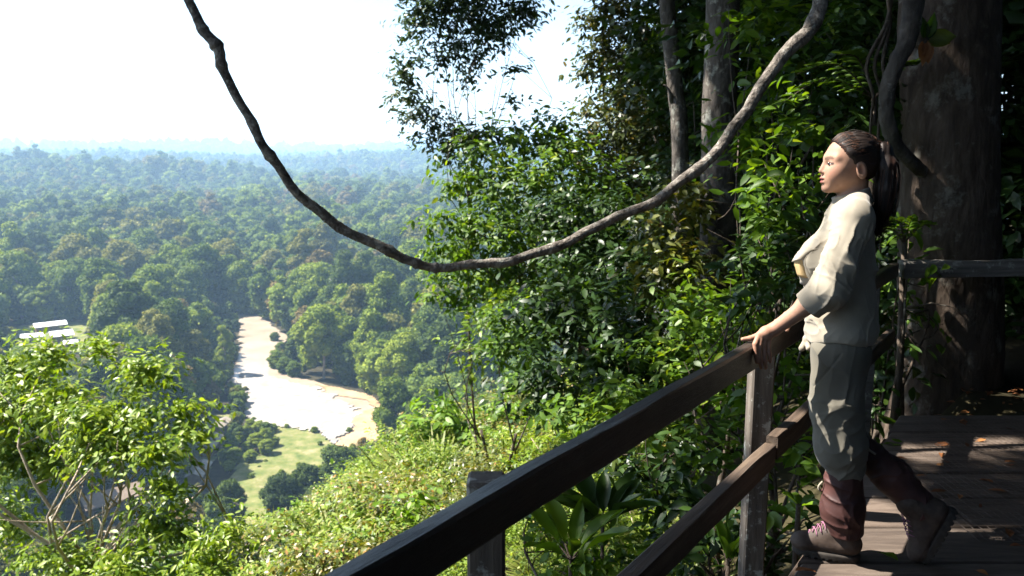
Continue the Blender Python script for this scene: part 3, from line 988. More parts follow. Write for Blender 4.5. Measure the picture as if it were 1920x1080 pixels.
def limbs(base, clumps, r0, rng, fork=0.45, seg=6, wig=0.12):
    """a stem from the ground that forks to the middle of every clump"""
    base = V3(base)
    C = np.array([c[0] for c in clumps])
    mid = C.mean(0)
    f = base + (mid - base) * fork
    parts = []
    H = np.linalg.norm(mid - base)
    stem = spline([base - np.array([0, 0, 0.5]), base + (f - base) * 0.5 + rng.normal(size=3) * wig * H * 0.4, f], 8)
    parts.append(tube(stem, np.linspace(r0, r0 * 0.7, 8), seg + 2, 0.1, 3))
    for c in C:
        s = base + (f - base) * (0.72 + 0.28 * rng.random())
        q = spline([s, s + (c - s) * 0.5 + rng.normal(size=3) * wig * np.linalg.norm(c - s) + np.array([0, 0, 0.06 * H]), c], 7)
        parts.append(tube(q, np.linspace(r0 * 0.40, r0 * 0.09, 7), seg, 0.1, 5))
        for j in range(3):
            i = 2 + j
            e = q[i] + (c - q[i]) * 0.4 + rng.normal(size=3) * min(0.35, 0.17 * np.linalg.norm(c - s))
            parts.append(tube(spline([q[i], (q[i] + e) / 2 + rng.normal(size=3) * 0.03, e], 4), np.linspace(r0 * 0.22, r0 * 0.07, 4), 5))
    return merge(parts)

def plant(name, label, cat, clumps, L, mat, dens=1.0, base=None, r0=0.03, bark=None, ratio=0.42, parts=0, seed=1,
          blades=True, group=None, spray=1.0, droop=0.25, up=0.8, stem_name='stem', foliage='foliage', fork=0.45, minz=None, wig=0.12):
    rng = rng_of(seed)
    if base is None:
        c = np.array([k[0] for k in clumps])
        b = c.mean(0)
        base = np.array([b[0], b[1], land_z(b[0], b[1])])
    elif len(base) == 2:
        base = np.array([base[0], base[1], float(land_z(base[0], base[1]))])
    root = empty(name, base)
    tag(root, label, cat, group)
    P, A, N, Ln = foliage_points(clumps, L, dens, rng, spray, droop, up)
    if minz is not None:
        k = P[:, 2] > minz; P, A, N, Ln = P[k], A[k], N[k], Ln[k]
    n = len(P)
    tone = np.clip(0.45 + 0.22 * rng.normal(size=n) + 0.12 * vnoise(P[:, 0] * 3, P[:, 1] * 3, P[:, 2] * 3, seed), 0.02, 0.98)
    sel = np.zeros(n, bool)
    if parts:
        u, v, dep = project(P)
        vis = (u > 0) & (u < 1920) & (v > 0) & (v < 1080)
        score = np.where(vis, dep - 0.4 * rng.random(n), 1e9)
        sel[np.argsort(score)[:parts]] = True
        sel &= vis
        for j, i in enumerate(np.where(sel)[0]):
            leaf_part(root, P[i] - base, A[i], N[i], Ln[i], Ln[i] * ratio * 1.05, mat, int(rng.integers(0, 4)))
    k = ~sel
    fn = leaf_blades if blades else leaf_diamonds
    V, F = fn(P[k] - base, A[k], N[k], Ln[k], Ln[k] * ratio)
    per = 8 if blades else 4
    build(foliage, V, F, lm[mat], root, False, np.repeat(np.stack([tone[k], rng.random(k.sum()), rng.random(k.sum())], 1), per, 0), 'stuff')
    V, F = limbs(base, clumps, r0, rng, fork, 6, wig)
    build(stem_name, V - base, F, bark or twig_dark, root, True)
    return root

def tree(name, label, clumps, L, mat, **kw):
    kw.setdefault('stem_name', 'trunk'); kw.setdefault('foliage', 'crown')
    return plant(name, label, 'tree', clumps, L, mat, **kw)

# ---- the sunlit tree below the lookout, with pale forking stems
tree('branching_tree', 'sunlit yellow green tree with pale forking branches below the lookout', px_clumps([
    (40, 690, 11.5, 55, 45), (95, 665, 11, 50, 25), (190, 650, 11, 35, 18, 0.8), (270, 695, 10.5, 65, 28, 0.9), (30, 770, 11, 70, 50, 1.2), (110, 750, 10.5, 60, 40),
    (60, 850, 11, 90, 45, 1.2), (180, 790, 10, 70, 40), (250, 780, 10, 50, 25), (205, 845, 9.8, 75, 28), (345, 765, 10, 50, 22, 0.8), (352, 815, 9.8, 42, 20, 0.8),
    (285, 852, 9.6, 50, 24), (318, 918, 9.5, 42, 22, 0.9), (300, 985, 9.5, 70, 35), (430, 1000, 9, 50, 30, 0.8), (130, 1048, 10, 100, 34, 0.8), (390, 1060, 8.8, 60, 30, 0.8), (20, 980, 11, 50, 50, 0.8), (230, 1060, 9.3, 70, 35, 0.7)]),
    0.11, 'glossy', dens=2.7, base=at(135, 1190, 10.3)[:2], r0=0.07, bark=twig_pale, ratio=0.38, seed=11, spray=1.5, droop=0.35, fork=0.5, parts=150, wig=0.2)

# ---- trees of the shoulder beyond the railing
tree('overhanging_tree', 'bright green layered tree leaning out over the valley', px_clumps([
    (930, 275, 13.5, 95, 40), (1030, 250, 14, 80, 40), (872, 340, 13, 60, 32), (985, 360, 13, 110, 55), (850, 412, 12.5, 62, 34), (945, 440, 12.5, 105, 48),
    (835, 475, 12, 50, 26), (905, 525, 12.5, 95, 42), (1020, 500, 12.5, 95, 55), (1080, 330, 13, 80, 70), (850, 560, 12.5, 45, 25, 0.8), (1090, 440, 12.5, 80, 60)]),
    0.135, 'fresh', dens=1.25, base=(2.2, 13.5), r0=0.09, seed=12, droop=0.3, parts=60)
tree('slender_tree', 'slender sparse leaved tree reaching up against the white sky', px_clumps([
    (790, 35, 14, 50, 50, 0.8), (850, 10, 14, 65, 40, 0.8), (930, 25, 14, 65, 45, 0.8), (985, 15, 14, 32, 40, 0.7), (765, 115, 14, 32, 35, 0.6), (762, 175, 14, 38, 38, 0.6), (795, 225, 14, 42, 38, 0.8),
    (848, 262, 14, 55, 30, 1.0), (880, 120, 14, 25, 40, 0.5), (962, 130, 14, 32, 10, 0.6), (960, 190, 14, 25, 10, 0.5), (895, 65, 14, 55, 45, 0.7), (835, 95, 14, 45, 35, 0.6), (820, -60, 14, 90, 50), (940, -70, 14, 90, 50), (905, 262, 14, 45, 22)]),
    0.115, 'bluish', dens=1.7, base=(-0.6, 14.6), r0=0.024, seed=13, fork=0.72, ratio=0.4)
tree('dark_crowned_tree', 'dark tree with tawny young leaves behind the thin leaning trunk', px_clumps([
    (1130, 55, 16, 55, 60), (1205, 35, 16, 85, 70), (1115, 125, 16, 38, 35, 0.8), (1185, 140, 16, 80, 70), (1165, 225, 15.5, 85, 60), (1240, 260, 15, 90, 70),
    (1110, 275, 15, 70, 45), (1300, 80, 16, 80, 90), (1320, 220, 15, 80, 90), (1200, -60, 16, 120, 60), (1190, 340, 14, 90, 60), (1310, 350, 14, 80, 70)]),
    0.14, 'tawny', dens=1.4, base=(4.6, 16.5), r0=0.12, seed=14)
sh = 'leafy shrubs on the slope beyond the railing'
def shrub(label, cl, L, mat, **kw):
    return plant('leafy_shrub', label, 'shrub', px_clumps(cl), L, mat, **kw)
shrub('dense dark green shrub under the lowest bend of the liana', [(1080, 400, 11, 90, 60), (1170, 420, 11, 90, 70), (1110, 480, 10.5, 100, 60), (1190, 500, 10, 80, 60)], 0.115, 'deep', dens=1.38, seed=21, group=sh)
shrub('golden green bush in front of the thick lichen spotted trunk', [(1255, 430, 8.6, 75, 70), (1290, 370, 8.8, 60, 40), (1240, 510, 8.4, 70, 50), (1310, 500, 8.3, 60, 60)], 0.12, 'gold', dens=1.23, seed=22, group=sh, parts=50)
shrub('ball shaped dark shrub standing over the sunny slope', [(950, 630, 10, 55, 62), (985, 600, 10, 45, 45)], 0.10, 'fresh', dens=1.59, seed=23, group=sh)
shrub('pale yellow leaved bush at the rim of the valley', [(895, 600, 11, 40, 30, 0.8), (880, 660, 12, 40, 45, 0.8), (930, 560, 10.5, 40, 28, 0.8)], 0.12, 'sunny', dens=0.8, seed=24, group=sh)
shrub('large mid green shrub between the ball shaped shrub and the post', [(1060, 580, 9, 110, 70), (1170, 590, 8.6, 110, 80), (1090, 680, 8.4, 120, 70), (1010, 720, 9, 90, 55), (1200, 690, 8, 110, 80)], 0.13, 'deep', dens=1.38, seed=25, group=sh, parts=60)
shrub('tangled fresh green shrub behind the middle of the top rail', [(1290, 590, 7.6, 90, 70), (1300, 690, 7.2, 100, 80), (1380, 640, 6.8, 80, 80), (1210, 770, 7, 110, 55), (1120, 770, 7.6, 110, 50)], 0.115, 'fresh', dens=1.16, seed=26, group=sh, parts=90)
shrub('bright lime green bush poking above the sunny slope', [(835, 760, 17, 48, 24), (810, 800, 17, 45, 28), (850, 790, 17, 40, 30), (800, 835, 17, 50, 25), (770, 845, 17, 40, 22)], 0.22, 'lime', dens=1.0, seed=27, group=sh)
shrub('yellow green sprig standing up beyond the hand on the rail', [(1370, 560, 5.6, 38, 22, 0.5), (1350, 600, 5.6, 36, 25, 0.5), (1400, 590, 5.5, 25, 20, 0.5)], 0.10, 'lime', dens=0.6, seed=28, group=sh, parts=60, ratio=0.34)

# ---- leaf wall behind the woman
wl = 'glossy leaved bushes behind the woman'
def wall_shrub(label, cl, L, mat, **kw):
    kw.setdefault('group', wl)
    return plant('glossy_bush', label, 'shrub', px_clumps(cl), L, mat, **kw)
wall_shrub('glossy green bush right in front of the face of the woman', [(1430, 300, 5.6, 60, 60), (1480, 350, 5.3, 50, 55), (1430, 410, 5.3, 55, 60), (1490, 250, 5.6, 50, 50)], 0.115, 'fresh', dens=0.98, seed=31, parts=160, ratio=0.4)
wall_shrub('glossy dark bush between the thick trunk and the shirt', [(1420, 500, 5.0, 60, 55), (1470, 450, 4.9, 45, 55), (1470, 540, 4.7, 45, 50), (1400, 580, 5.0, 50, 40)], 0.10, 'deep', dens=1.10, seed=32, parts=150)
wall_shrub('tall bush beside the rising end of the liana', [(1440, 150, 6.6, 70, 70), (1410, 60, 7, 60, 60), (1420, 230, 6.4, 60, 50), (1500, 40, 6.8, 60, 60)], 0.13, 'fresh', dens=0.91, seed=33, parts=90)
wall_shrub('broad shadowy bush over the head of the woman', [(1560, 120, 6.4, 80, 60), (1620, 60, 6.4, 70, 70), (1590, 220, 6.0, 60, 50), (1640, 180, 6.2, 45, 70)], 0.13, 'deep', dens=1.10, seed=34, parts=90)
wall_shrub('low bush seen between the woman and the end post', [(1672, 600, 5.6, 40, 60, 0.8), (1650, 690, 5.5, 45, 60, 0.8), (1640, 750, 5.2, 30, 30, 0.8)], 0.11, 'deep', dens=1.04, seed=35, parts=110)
wall_shrub('leafy climber clinging to the foot of the giant trunk', [(1705, 430, 5.35, 40, 35, 0.8), (1695, 500, 5.35, 45, 40, 0.8), (1720, 570, 5.4, 40, 40, 0.8)], 0.12, 'fresh', dens=0.55, seed=36, parts=110)

# ---- plants under the railing
lw = 'undergrowth plants below the railing'
def low_plant(label, cl, L, mat, **kw):
    return plant('undergrowth_plant', label, 'plant', px_clumps(cl), L, mat, group=lw, **kw)
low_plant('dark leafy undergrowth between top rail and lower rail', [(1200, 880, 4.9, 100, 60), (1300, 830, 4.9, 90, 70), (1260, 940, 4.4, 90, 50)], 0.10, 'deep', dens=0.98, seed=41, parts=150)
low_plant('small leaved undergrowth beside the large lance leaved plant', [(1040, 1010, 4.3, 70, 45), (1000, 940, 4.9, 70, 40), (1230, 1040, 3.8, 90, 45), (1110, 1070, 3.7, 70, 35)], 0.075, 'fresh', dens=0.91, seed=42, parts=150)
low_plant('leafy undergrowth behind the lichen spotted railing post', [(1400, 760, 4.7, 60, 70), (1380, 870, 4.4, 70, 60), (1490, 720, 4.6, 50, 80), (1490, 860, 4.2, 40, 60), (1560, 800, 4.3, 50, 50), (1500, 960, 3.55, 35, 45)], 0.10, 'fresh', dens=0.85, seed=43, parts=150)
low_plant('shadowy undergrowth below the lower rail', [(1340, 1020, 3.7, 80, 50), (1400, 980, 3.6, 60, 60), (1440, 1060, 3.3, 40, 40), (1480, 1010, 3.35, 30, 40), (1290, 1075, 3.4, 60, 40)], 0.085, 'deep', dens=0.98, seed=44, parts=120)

# large lance leaved plant
def rosette(label, px, py, Y, n, L, w, mat, seed, spread=0.9, name='lance_leaved_plant', lift=0.55, stem=0.3):
    r = rng_of(seed)
    c = at(px, py, Y)
    g = float(land_z(c[0], c[1])) if Y > 3.3 else c[2] - stem
    root = empty(name, (c[0], c[1], g)); tag(root, label, 'plant')
    b = np.array([0, 0, c[2] - g])
    parts = []
    for i in range(n):
        a = i * 2.4 + r.random() * 0.7
        A = np.array([math.cos(a) * spread, math.sin(a) * spread, lift + 0.5 * r.random()])
        A /= np.linalg.norm(A)
        Ln = L * (0.7 + 0.5 * r.random())
        pb = b + A * Ln * 0.25
        leaf_part(root, pb, A, np.array([-A[0] * 0.5, -A[1] * 0.5, 1.0]) + r.normal(size=3) * 0.2, Ln, Ln * w, mat, int(r.integers(0, 4)))
        parts.append(tube(np.array([b * 0.6, b, pb]), [0.008, 0.006, 0.004], 5))
    parts.append(tube(np.array([[0, 0, -0.2], b * 0.5, b]), [0.016, 0.013, 0.01], 6))
    V, F = merge(parts)
    build('stem', V, F, lm[mat] if False else twig_dark, root, True)
rosette('large lance leaved plant in the gap below the top rail', 1130, 985, 4.15, 13, 0.36, 0.30, 'deep', 51)
rosette('lance leaved plant with upright blades behind the lower rail', 1070, 1050, 3.7, 9, 0.30, 0.28, 'fresh', 52)
rosette('broad leaved seedling growing beside the front boot', 1497, 950, 3.22, 5, 0.085, 0.55, 'lime', 53, 0.8, 'leafy_seedling', 0.4, 0.5)
rosette('long leaved sprout beneath the lower rail post', 1365, 1060, 3.4, 7, 0.2, 0.2, 'lime', 54, 0.5, 'leafy_seedling', 0.9)

# ---- long fronds by the woman's head
def frond_plant(label, px, py, Y, fronds, seed, mat='fresh', Lf=0.9, nl=13, lw_=0.11):
    r = rng_of(seed)
    c = at(px, py, Y); g = float(land_z(c[0], c[1]))
    root = empty('fern', (c[0], c[1], g)); tag(root, label, 'fern')
    b = np.array([0, 0, c[2] - g])
    parts = [tube(np.array([[0, 0, -0.3], b * 0.5 + np.array([0.04, 0, 0]), b]), [0.03, 0.026, 0.02], 7)]
    for dx, dz, ln in fronds:
        d = np.array([dx, -0.35 + 0.25 * r.random(), dz]); d /= np.linalg.norm(d)
        q = spline([b, b + d * ln * 0.5 + np.array([0, 0, 0.10 * ln]), b + d * ln - np.array([0, 0, 0.22 * ln])], 9)
        parts.append(tube(q, np.linspace(0.008, 0.003, 9), 5))
        side = np.cross(d, [0, 0, 1]); side /= np.linalg.norm(side)
        for j in range(nl):
            t = 0.15 + 0.85 * j / nl
            pt = b + (q[min(int(t * 8), 7)] - b) * 1 + (q[min(int(t * 8) + 1, 8)] - q[min(int(t * 8), 7)]) * (t * 8 - int(t * 8))
            for s in (-1, 1):
                A = side * s + d * 0.75 + np.array([0, 0, -0.15]) + r.normal(size=3) * 0.08
                l_ = lw_ * (1.25 - 0.8 * abs(t - 0.45)) * (0.9 + 0.2 * r.random())
                leaf_part(root, pt, A, np.array([0, -0.25, 1.0]) + r.normal(size=3) * 0.1, l_, l_ * 0.34, mat, int(r.integers(0, 4)))
    V, F = merge(parts)
    build('stem', V, F, twig_dark, root, True)
frond_plant('fern with long arching fronds above the head of the woman', 1640, 185, 5.7, [(-1, 0.12, 0.8), (-0.9, 0.45, 0.7), (-0.5, 0.6, 0.55), (0.4, 0.5, 0.4)], 61)
frond_plant('small fern sprouting beside the giant trunk', 1695, 455, 5.25, [(-0.7, 0.5, 0.25), (0.5, 0.6, 0.25), (0.1, 0.9, 0.22), (-0.2, 0.4, 0.25)], 62, 'fresh', 0.3, 9, 0.06)

# ---- dark jungle behind
bg = 'dark jungle trees in the shade behind the deck'
bgw = ['left of the thick trunk', 'between the thick trunk and the liana', 'above the head of the woman', 'behind the giant trunk', 'beyond the end rail', 'past the shaded end of the deck', 'low behind the end rail', 'deep behind the leaning trunk']
for i, cl in enumerate([
    [(1290, 120, 14, 110, 120), (1300, 330, 13, 90, 100), (1340, -60, 14, 120, 80)],
    [(1440, 60, 12.5, 110, 120), (1450, 280, 11.5, 100, 120), (1430, 480, 10.5, 90, 90), (1480, -100, 12, 120, 80)],
    [(1600, 60, 10.5, 120, 120), (1600, 300, 10, 110, 120), (1560, 500, 9.5, 100, 100), (1640, -90, 10, 120, 80)],
    [(1760, 60, 9.5, 120, 120), (1760, 300, 9, 110, 120), (1720, 520, 8.5, 100, 110)],
    [(1900, 60, 9, 110, 130), (1900, 320, 8.5, 110, 130), (2050, 200, 9, 120, 150), (2060, 480, 8.5, 120, 130)],
    [(1880, 560, 7.6, 110, 90), (1960, 700, 7.2, 110, 90), (1820, 700, 7.4, 90, 80), (2000, 420, 7.2, 100, 110)],
    [(1700, 690, 7.6, 90, 90), (1600, 650, 8.0, 90, 100), (1760, 780, 7.0, 90, 50)],
    [(1250, 200, 19, 120, 130), (1200, 420, 18, 120, 90), (1350, 400, 17, 110, 130), (1100, 520, 17, 100, 70)]]):
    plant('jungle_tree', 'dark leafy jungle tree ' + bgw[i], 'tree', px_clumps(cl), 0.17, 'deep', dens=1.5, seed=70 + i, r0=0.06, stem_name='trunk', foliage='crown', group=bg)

# forest ring right of and behind the lookout, mostly unseen, added to block skylight
def ring_tree(seed):
    rng = rng_of(seed)
    cl = [(V3((rng.uniform(-1.5, 1.5), rng.uniform(-1.0, 1.0), z)), (1.7, 1.3, 1.2)) for z in (0.6, 1.8, 3.0, 4.2, 5.4, 6.6)]
    P, A, N, Ln = foliage_points(cl, 0.24, 0.8, rng)
    V, F = leaf_diamonds(P, A, N, Ln, Ln * 0.5)
    tone = np.clip(0.4 + 0.2 * rng.normal(size=len(P)), 0.02, 0.98)
    o = build('crown', V, F, lm['deep'], None, False, np.repeat(np.stack([tone] * 3, 1), 4, 0)); me = o.data; bpy.data.objects.remove(o)
    v, f = limbs(V3((0, 0, 0)), cl, 0.09, rng)
    o = build('trunk', v, f, twig_dark, None, True); ms = o.data; bpy.data.objects.remove(o)
    return me, ms
RING = [ring_tree(401), ring_tree(402), ring_tree(403)]
rr2 = rng_of(44)
for k, (x, y) in enumerate([(7.6, 8.2), (7.9, 5.6), (8.0, 3.2), (8.0, 0.8), (7.8, -1.6), (7.0, -4.0), (5.0, -5.2), (2.8, -5.6), (0.6, -5.6), (-1.6, -5.4), (-3.6, -5.0), (10.0, 6.6), (10.2, 3.8), (10.2, 1.0), (9.8, -2.0), (8.4, -5.2), (6.0, -7.4), (3.2, -7.8), (0.4, -7.8), (-2.4, -7.4), (5.4, 9.4), (9.4, 10.2), (6.4, 12.2), (8.4, 12.6), (4.9, 13.6), (10.6, 12.4), (3.8, 14.6), (7.2, 15.0)]):
    root = empty('jungle_tree', (x + rr2.uniform(-.3, .3), y + rr2.uniform(-.3, .3), float(land_z(x, y)) - 0.2), rr2.random() * 6.28)
    tag(root, 'dense shaded jungle tree added to the forest edge around the deck', 'tree', 'jungle trees around the deck')
    link('crown', RING[k % 3][0], root, 'stuff'); link('trunk', RING[k % 3][1], root)

# ---- trunks
def trunk_thing(name, label, pts, rad, bark, n=26, seg=22, lump=0.06, seed=0, flare=None, parts=None):
    q = spline(pts, n)
    R = np.interp(np.linspace(0, 1, n), np.linspace(0, 1, len(rad)), rad)
    V, F = tube(q, R, seg, lump, seed)
    base = q[0]
    root = empty(name, base); tag(root, label, 'tree')
    ang = np.arange(len(V))
    nz = vnoise(V[:, 0] * 3.5, V[:, 1] * 3.5, V[:, 2] * 1.2, seed) * 0.08
    ax = np.repeat(q, seg, 0)
    V = ax + (V - ax) * (1 + nz)[:, None]
    build('trunk', V - base, F, bark, root, True)
    return root, base

def ground_pt(px, Y, dz=-0.4):
    d = ray(px, 540)
    x = d[0] / d[1] * Y
    return np.array([x, Y, float(land_z(x, Y)) + dz])

giant, gbase = trunk_thing('giant_tree', 'huge dark brown tree trunk rising behind the end rail of the deck',
    [ground_pt(1782, 5.9), at(1780, 700, 5.85), at(1776, 400, 5.85), at(1780, 100, 5.9), at(1786, -250, 5.95), at(1790, -900, 6.1)],
    [0.44, 0.345, 0.33, 0.325, 0.31, 0.27], bark_dark, 40, 40, 0.05, 3)
gtop = at(1790, -900, 6.1)
thick, tb = trunk_thing('forest_tree', 'thick grey trunk with pale lichen patches behind the liana',
    [ground_pt(1345, 9.2), at(1345, 460, 9.0), at(1347, 250, 9.0), at(1356, 0, 9.0), at(1362, -400, 9.0)], [0.24, 0.195, 0.185, 0.18, 0.16], bark_grey, 26, 22, 0.06, 4)
thin, nb = trunk_thing('forest_tree', 'thin grey leaning trunk left of the thick trunk',
    [ground_pt(1290, 11.2), at(1276, 300, 11), at(1266, 170, 11), at(1252, 20, 11), at(1236, -200, 11.2)], [0.15, 0.115, 0.11, 0.105, 0.09], bark_grey, 24, 16, 0.08, 5)
V, F = merge([tube(spline([at(1262, 190, 10.95), at(1252, 165, 10.9), at(1243, 158, 10.9)], 5), [0.05, 0.03, 0.012, 0.01, 0.006], 7)])
build('branch_stub', V - nb, F, bark_grey, thin, True)
# crowns of those trees stand above the frame
def crown_on(root, base, clumps, L, mat, dens, seed, r0, frm, gaps=None):
    rng = rng_of(seed)
    P, A, N, Ln = foliage_points(clumps, L, dens, rng)
    if gaps is not None:
        k = gaps(P); P, A, N, Ln = P[k], A[k], N[k], Ln[k]
    V, F = leaf_diamonds(P - base, A, N, Ln, Ln * 0.45)
    tone = np.clip(0.45 + 0.22 * rng.normal(size=len(P)), 0.02, 0.98)
    build('crown', V, F, lm[mat], root, False, np.repeat(np.stack([tone, tone, tone], 1), 4, 0), 'stuff')
    for c, *_ in clumps:
        q = spline([frm, frm + (V3(c) - frm) * 0.5 + np.array([0, 0, 0.5]), V3(c)], 7)
        v, f = tube(q, np.linspace(r0, r0 * 0.25, 7), 8, 0.1)
        build('limb', v - base, f, bark_dark, root, True)
SHADE_CANOPY = []  # unseen crown of the giant tree, spread out to throw shade on the deck
cr = rng_of(80)
for gx in np.arange(-6.8, 7.6, 1.4):
    for gy in np.arange(-4.5, 16.5, 1.5):
        if gx < -4.0 and gy > 4.9 and (gy > 9 or (gx + gy * 3.1) % 1.0 < 0.45):
            continue
        SHADE_CANOPY.append((V3((gx + cr.uniform(-.35, .35), gy + cr.uniform(-.4, .4), 8.2 + cr.uniform(-.6, 1.4) + (1.2 if gy > 10 else 0))), (1.25, 1.25, 0.6), 1.0))
# gaps cut into the unseen crown so sun falls on chosen places: (place that is lit, width of the gap)
SUN_GAPS = [((1.13, 2.86, 1.47), 0.15), ((1.24, 2.88, 1.36), 0.20), ((1.16, 2.86, 1.22), 0.20), ((1.12, 2.84, 1.08), 0.20), ((1.05, 2.78, 0.96), 0.16), ((0.95, 2.82, 0.90), 0.12), ((1.14, 2.86, 0.85), 0.16), ((1.14, 2.84, 0.66), 0.12), ((1.15, 2.84, 0.48), 0.10),
        ((1.18, 3.28, 0.36), 0.12), ((1.28, 3.40, 0.36), 0.12), ((1.50, 2.95, 0.30), 0.09), ((1.56, 2.92, 0.22), 0.08), ((1.40, 3.05, 0.0), 0.10), ((1.52, 3.16, 0.0), 0.08), ((1.30, 2.72, 0.0), 0.11), ((1.12, 2.82, 0.06), 0.09), ((1.80, 2.85, 0.0), 0.11), ((1.95, 3.0, 0.0), 0.08), ((2.2, 2.75, 0.0), 0.10)]
for px, py, w_ in ((1650, 960, 0.10), (1700, 910, 0.09), (1690, 990, 0.08), (1800, 1010, 0.10), (1560, 1068, 0.10), (1860, 1040, 0.08), (1745, 870, 0.05)):
    SUN_GAPS.append((on_level(px, py, 0.0), w_))
for px, py, Y in ((930, 490, 3.86), (1000, 476, 3.92), (1060, 455, 3.96), (1110, 432, 4.0), (1160, 404, 4.05), (1228, 376, 4.1), (1290, 330, 4.15), (1342, 284, 4.2), (1384, 228, 4.25), (1422, 174, 4.3), (1470, 104, 4.35), (1512, 62, 4.4)):
    SUN_GAPS.append((at(px, py, Y), 0.10))
for px, py, Y, w_ in ((1430, 290, 5.5, 0.16), (1470, 360, 5.3, 0.12), (1440, 420, 5.2, 0.14), (1450, 520, 4.9, 0.14), (1500, 190, 5.7, 0.14), (1600, 160, 5.7, 0.10), (1335, 190, 9, 0.12), (1335, 250, 9, 0.12), (1262, 180, 11, 0.25), (1440, 780, 3.1, 0.10), (1435, 950, 3.1, 0.10), (1650, 620, 5.1, 0.15), (1690, 440, 5.2, 0.15), (1690, 560, 5.2, 0.15)):
    SUN_GAPS.append((at(px, py, Y), w_))
for k in range(110):
    SUN_GAPS.append((at(cr.uniform(950, 1480), cr.uniform(0, 900), cr.uniform(5, 11)), cr.uniform(0.08, 0.2)))
def through_gaps(P):
    keep = np.ones(len(P), bool)
    for g_, w_ in SUN_GAPS:
        keep &= np.linalg.norm(np.cross(P - V3(g_), SUN_DIR), axis=1) > w_ + 0.06
    return keep
crown_on(giant, gbase, SHADE_CANOPY, 0.20, 'deep', 1.7, 81, 0.045, gtop, through_gaps)
crown_on(thick, tb, [(at(1362, -400, 9) + V3(d), (2.2, 2.2, 1.1)) for d in ((0, 0, 1), (2, 1.5, 1.4), (-1.5, 1.6, 1.2), (1.8, -1.6, 1.6))], 0.24, 'deep', 0.4, 82, 0.07, at(1362, -400, 9))
crown_on(thin, nb, [(at(1236, -200, 11.2) + V3(d), (1.8, 1.8, 1.0)) for d in ((0, 1.0, 1.4), (1.6, 1.5, 1.4), (-1.2, 1.6, 1.0))], 0.22, 'tawny', 0.4, 83, 0.05, at(1236, -200, 11.2))

# climbing root on the giant trunk, hanging root tangle
q = spline([at(1720, -80, 5.45), at(1712, 10, 5.42), at(1698, 80, 5.4), at(1672, 140, 5.4), at(1662, 200, 5.4), at(1666, 235, 5.42), at(1682, 275, 5.5), at(1715, 310, 5.62), at(1740, 330, 5.75)], 40)
V, F = tube(q, np.interp(np.linspace(0, 1, 40), [0, 0.2, 0.4, 1], [0.075, 0.062, 0.05, 0.045]), 12, 0.25, 8)
tag(build('climbing_root', V, F, bark_grey, None, True), 'thick twisting root climbing the left flank of the giant trunk', 'root')
r = rng_of(9)
for i, (px0, px1) in enumerate(((1668, 1640), (1658, 1655), (1678, 1625))):
    q = spline([at(px0, -60, 5.5), at((px0 + px1) / 2 + 12, 40, 5.5), at(px1, 120, 5.45), at(px1 + 14, 190, 5.45), at(px1 + 4, 290, 5.5), ground_pt(px1 + 6, 5.6)], 20)
    V, F = tube(q, np.linspace(0.014, 0.008, 20), 6, 0.2, i)
    tag(build('aerial_root', V, F, twig_dark, None, True), 'thin aerial root hanging left of the giant trunk', 'root', 'aerial roots beside the giant trunk')

# epiphyte on the giant trunk
epi_c = at(1735, 75, 5.48)
epi = empty('nest_fern', epi_c); tag(epi, 'nest fern with withered brown fronds and a yellow green leaf on the giant trunk', 'fern')
lm['withered'] = leaf_mat('withered_leaf', [(0.0, (0.10, 0.035, 0.014)), (0.5, (0.22, 0.085, 0.03)), (1.0, (0.34, 0.15, 0.05))], 0.6, 0.25, (1.2, 1.0, 0.6), 0.3, 0.3)
for k, (dx, dz, L_, w_, m_) in enumerate(((-0.1, -1, 0.17, 0.45, 'withered'), (0.15, -1, 0.16, 0.5, 'withered'), (-0.3, -0.8, 0.13, 0.5, 'withered'), (1, 0.15, 0.20, 0.55, 'gold'), (0.8, -0.1, 0.16, 0.6, 'gold'), (0.2, 1, 0.18, 0.4, 'fresh'), (-0.3, 1, 0.16, 0.4, 'deep'), (0.5, 1, 0.14, 0.4, 'deep'))):
    leaf_part(epi, V3((0, 0, 0)), V3((dx, -0.25, dz)), V3((-0.1, -1, 0.2)), L_, L_ * w_, m_, k)
v, f = tube(spline([(0, 0.12, 0.02), (0, 0.05, 0), (0, -0.01, 0)], 5), [0.05, 0.06, 0.06, 0.05, 0.02], 9, 0.3)
build('root_clump', v, f, twig_dark, epi, True)

# ---- the liana
LP = [(230, -330, 3.9, 13), (300, -130, 3.75, 13), (345, -22, 3.65, 12), (372, 38, 3.62, 12.5), (404, 84, 3.6, 15), (424, 138, 3.6, 12.5), (455, 204, 3.6, 12), (502, 278, 3.62, 12.5), (545, 346, 3.65, 12.5),
      (602, 402, 3.68, 13.5), (662, 440, 3.7, 13), (716, 462, 3.72, 14), (760, 485, 3.75, 12.5), (800, 499, 3.78, 12), (845, 502, 3.8, 12), (900, 494, 3.84, 12), (960, 486, 3.88, 12.5), (1040, 463, 3.95, 13), (1108, 434, 4.0, 14),
      (1160, 404, 4.05, 13.5), (1228, 376, 4.1, 14), (1290, 330, 4.15, 14.5), (1342, 284, 4.2, 15), (1384, 228, 4.25, 16), (1422, 174, 4.3, 16.5), (1470, 104, 4.35, 18), (1512, 62, 4.4, 20), (1534, 18, 4.45, 20), (1550, -40, 4.5, 20), (1600, -200, 4.7, 21), (1700, -500, 5.2, 22), (1770, -800, 5.8, 22)]
pts = np.array([at(a, b, y) for a, b, y, _ in LP])
nn = 300
q = spline(pts, nn)
tt = np.linspace(0, 1, nn)
R = np.interp(tt, np.linspace(0, 1, len(LP)), [w * (0.68 if i_ < 18 else 0.66) * y / FPX for i_, (_, _, y, w) in enumerate(LP)])
rr_ = rng_of(90)
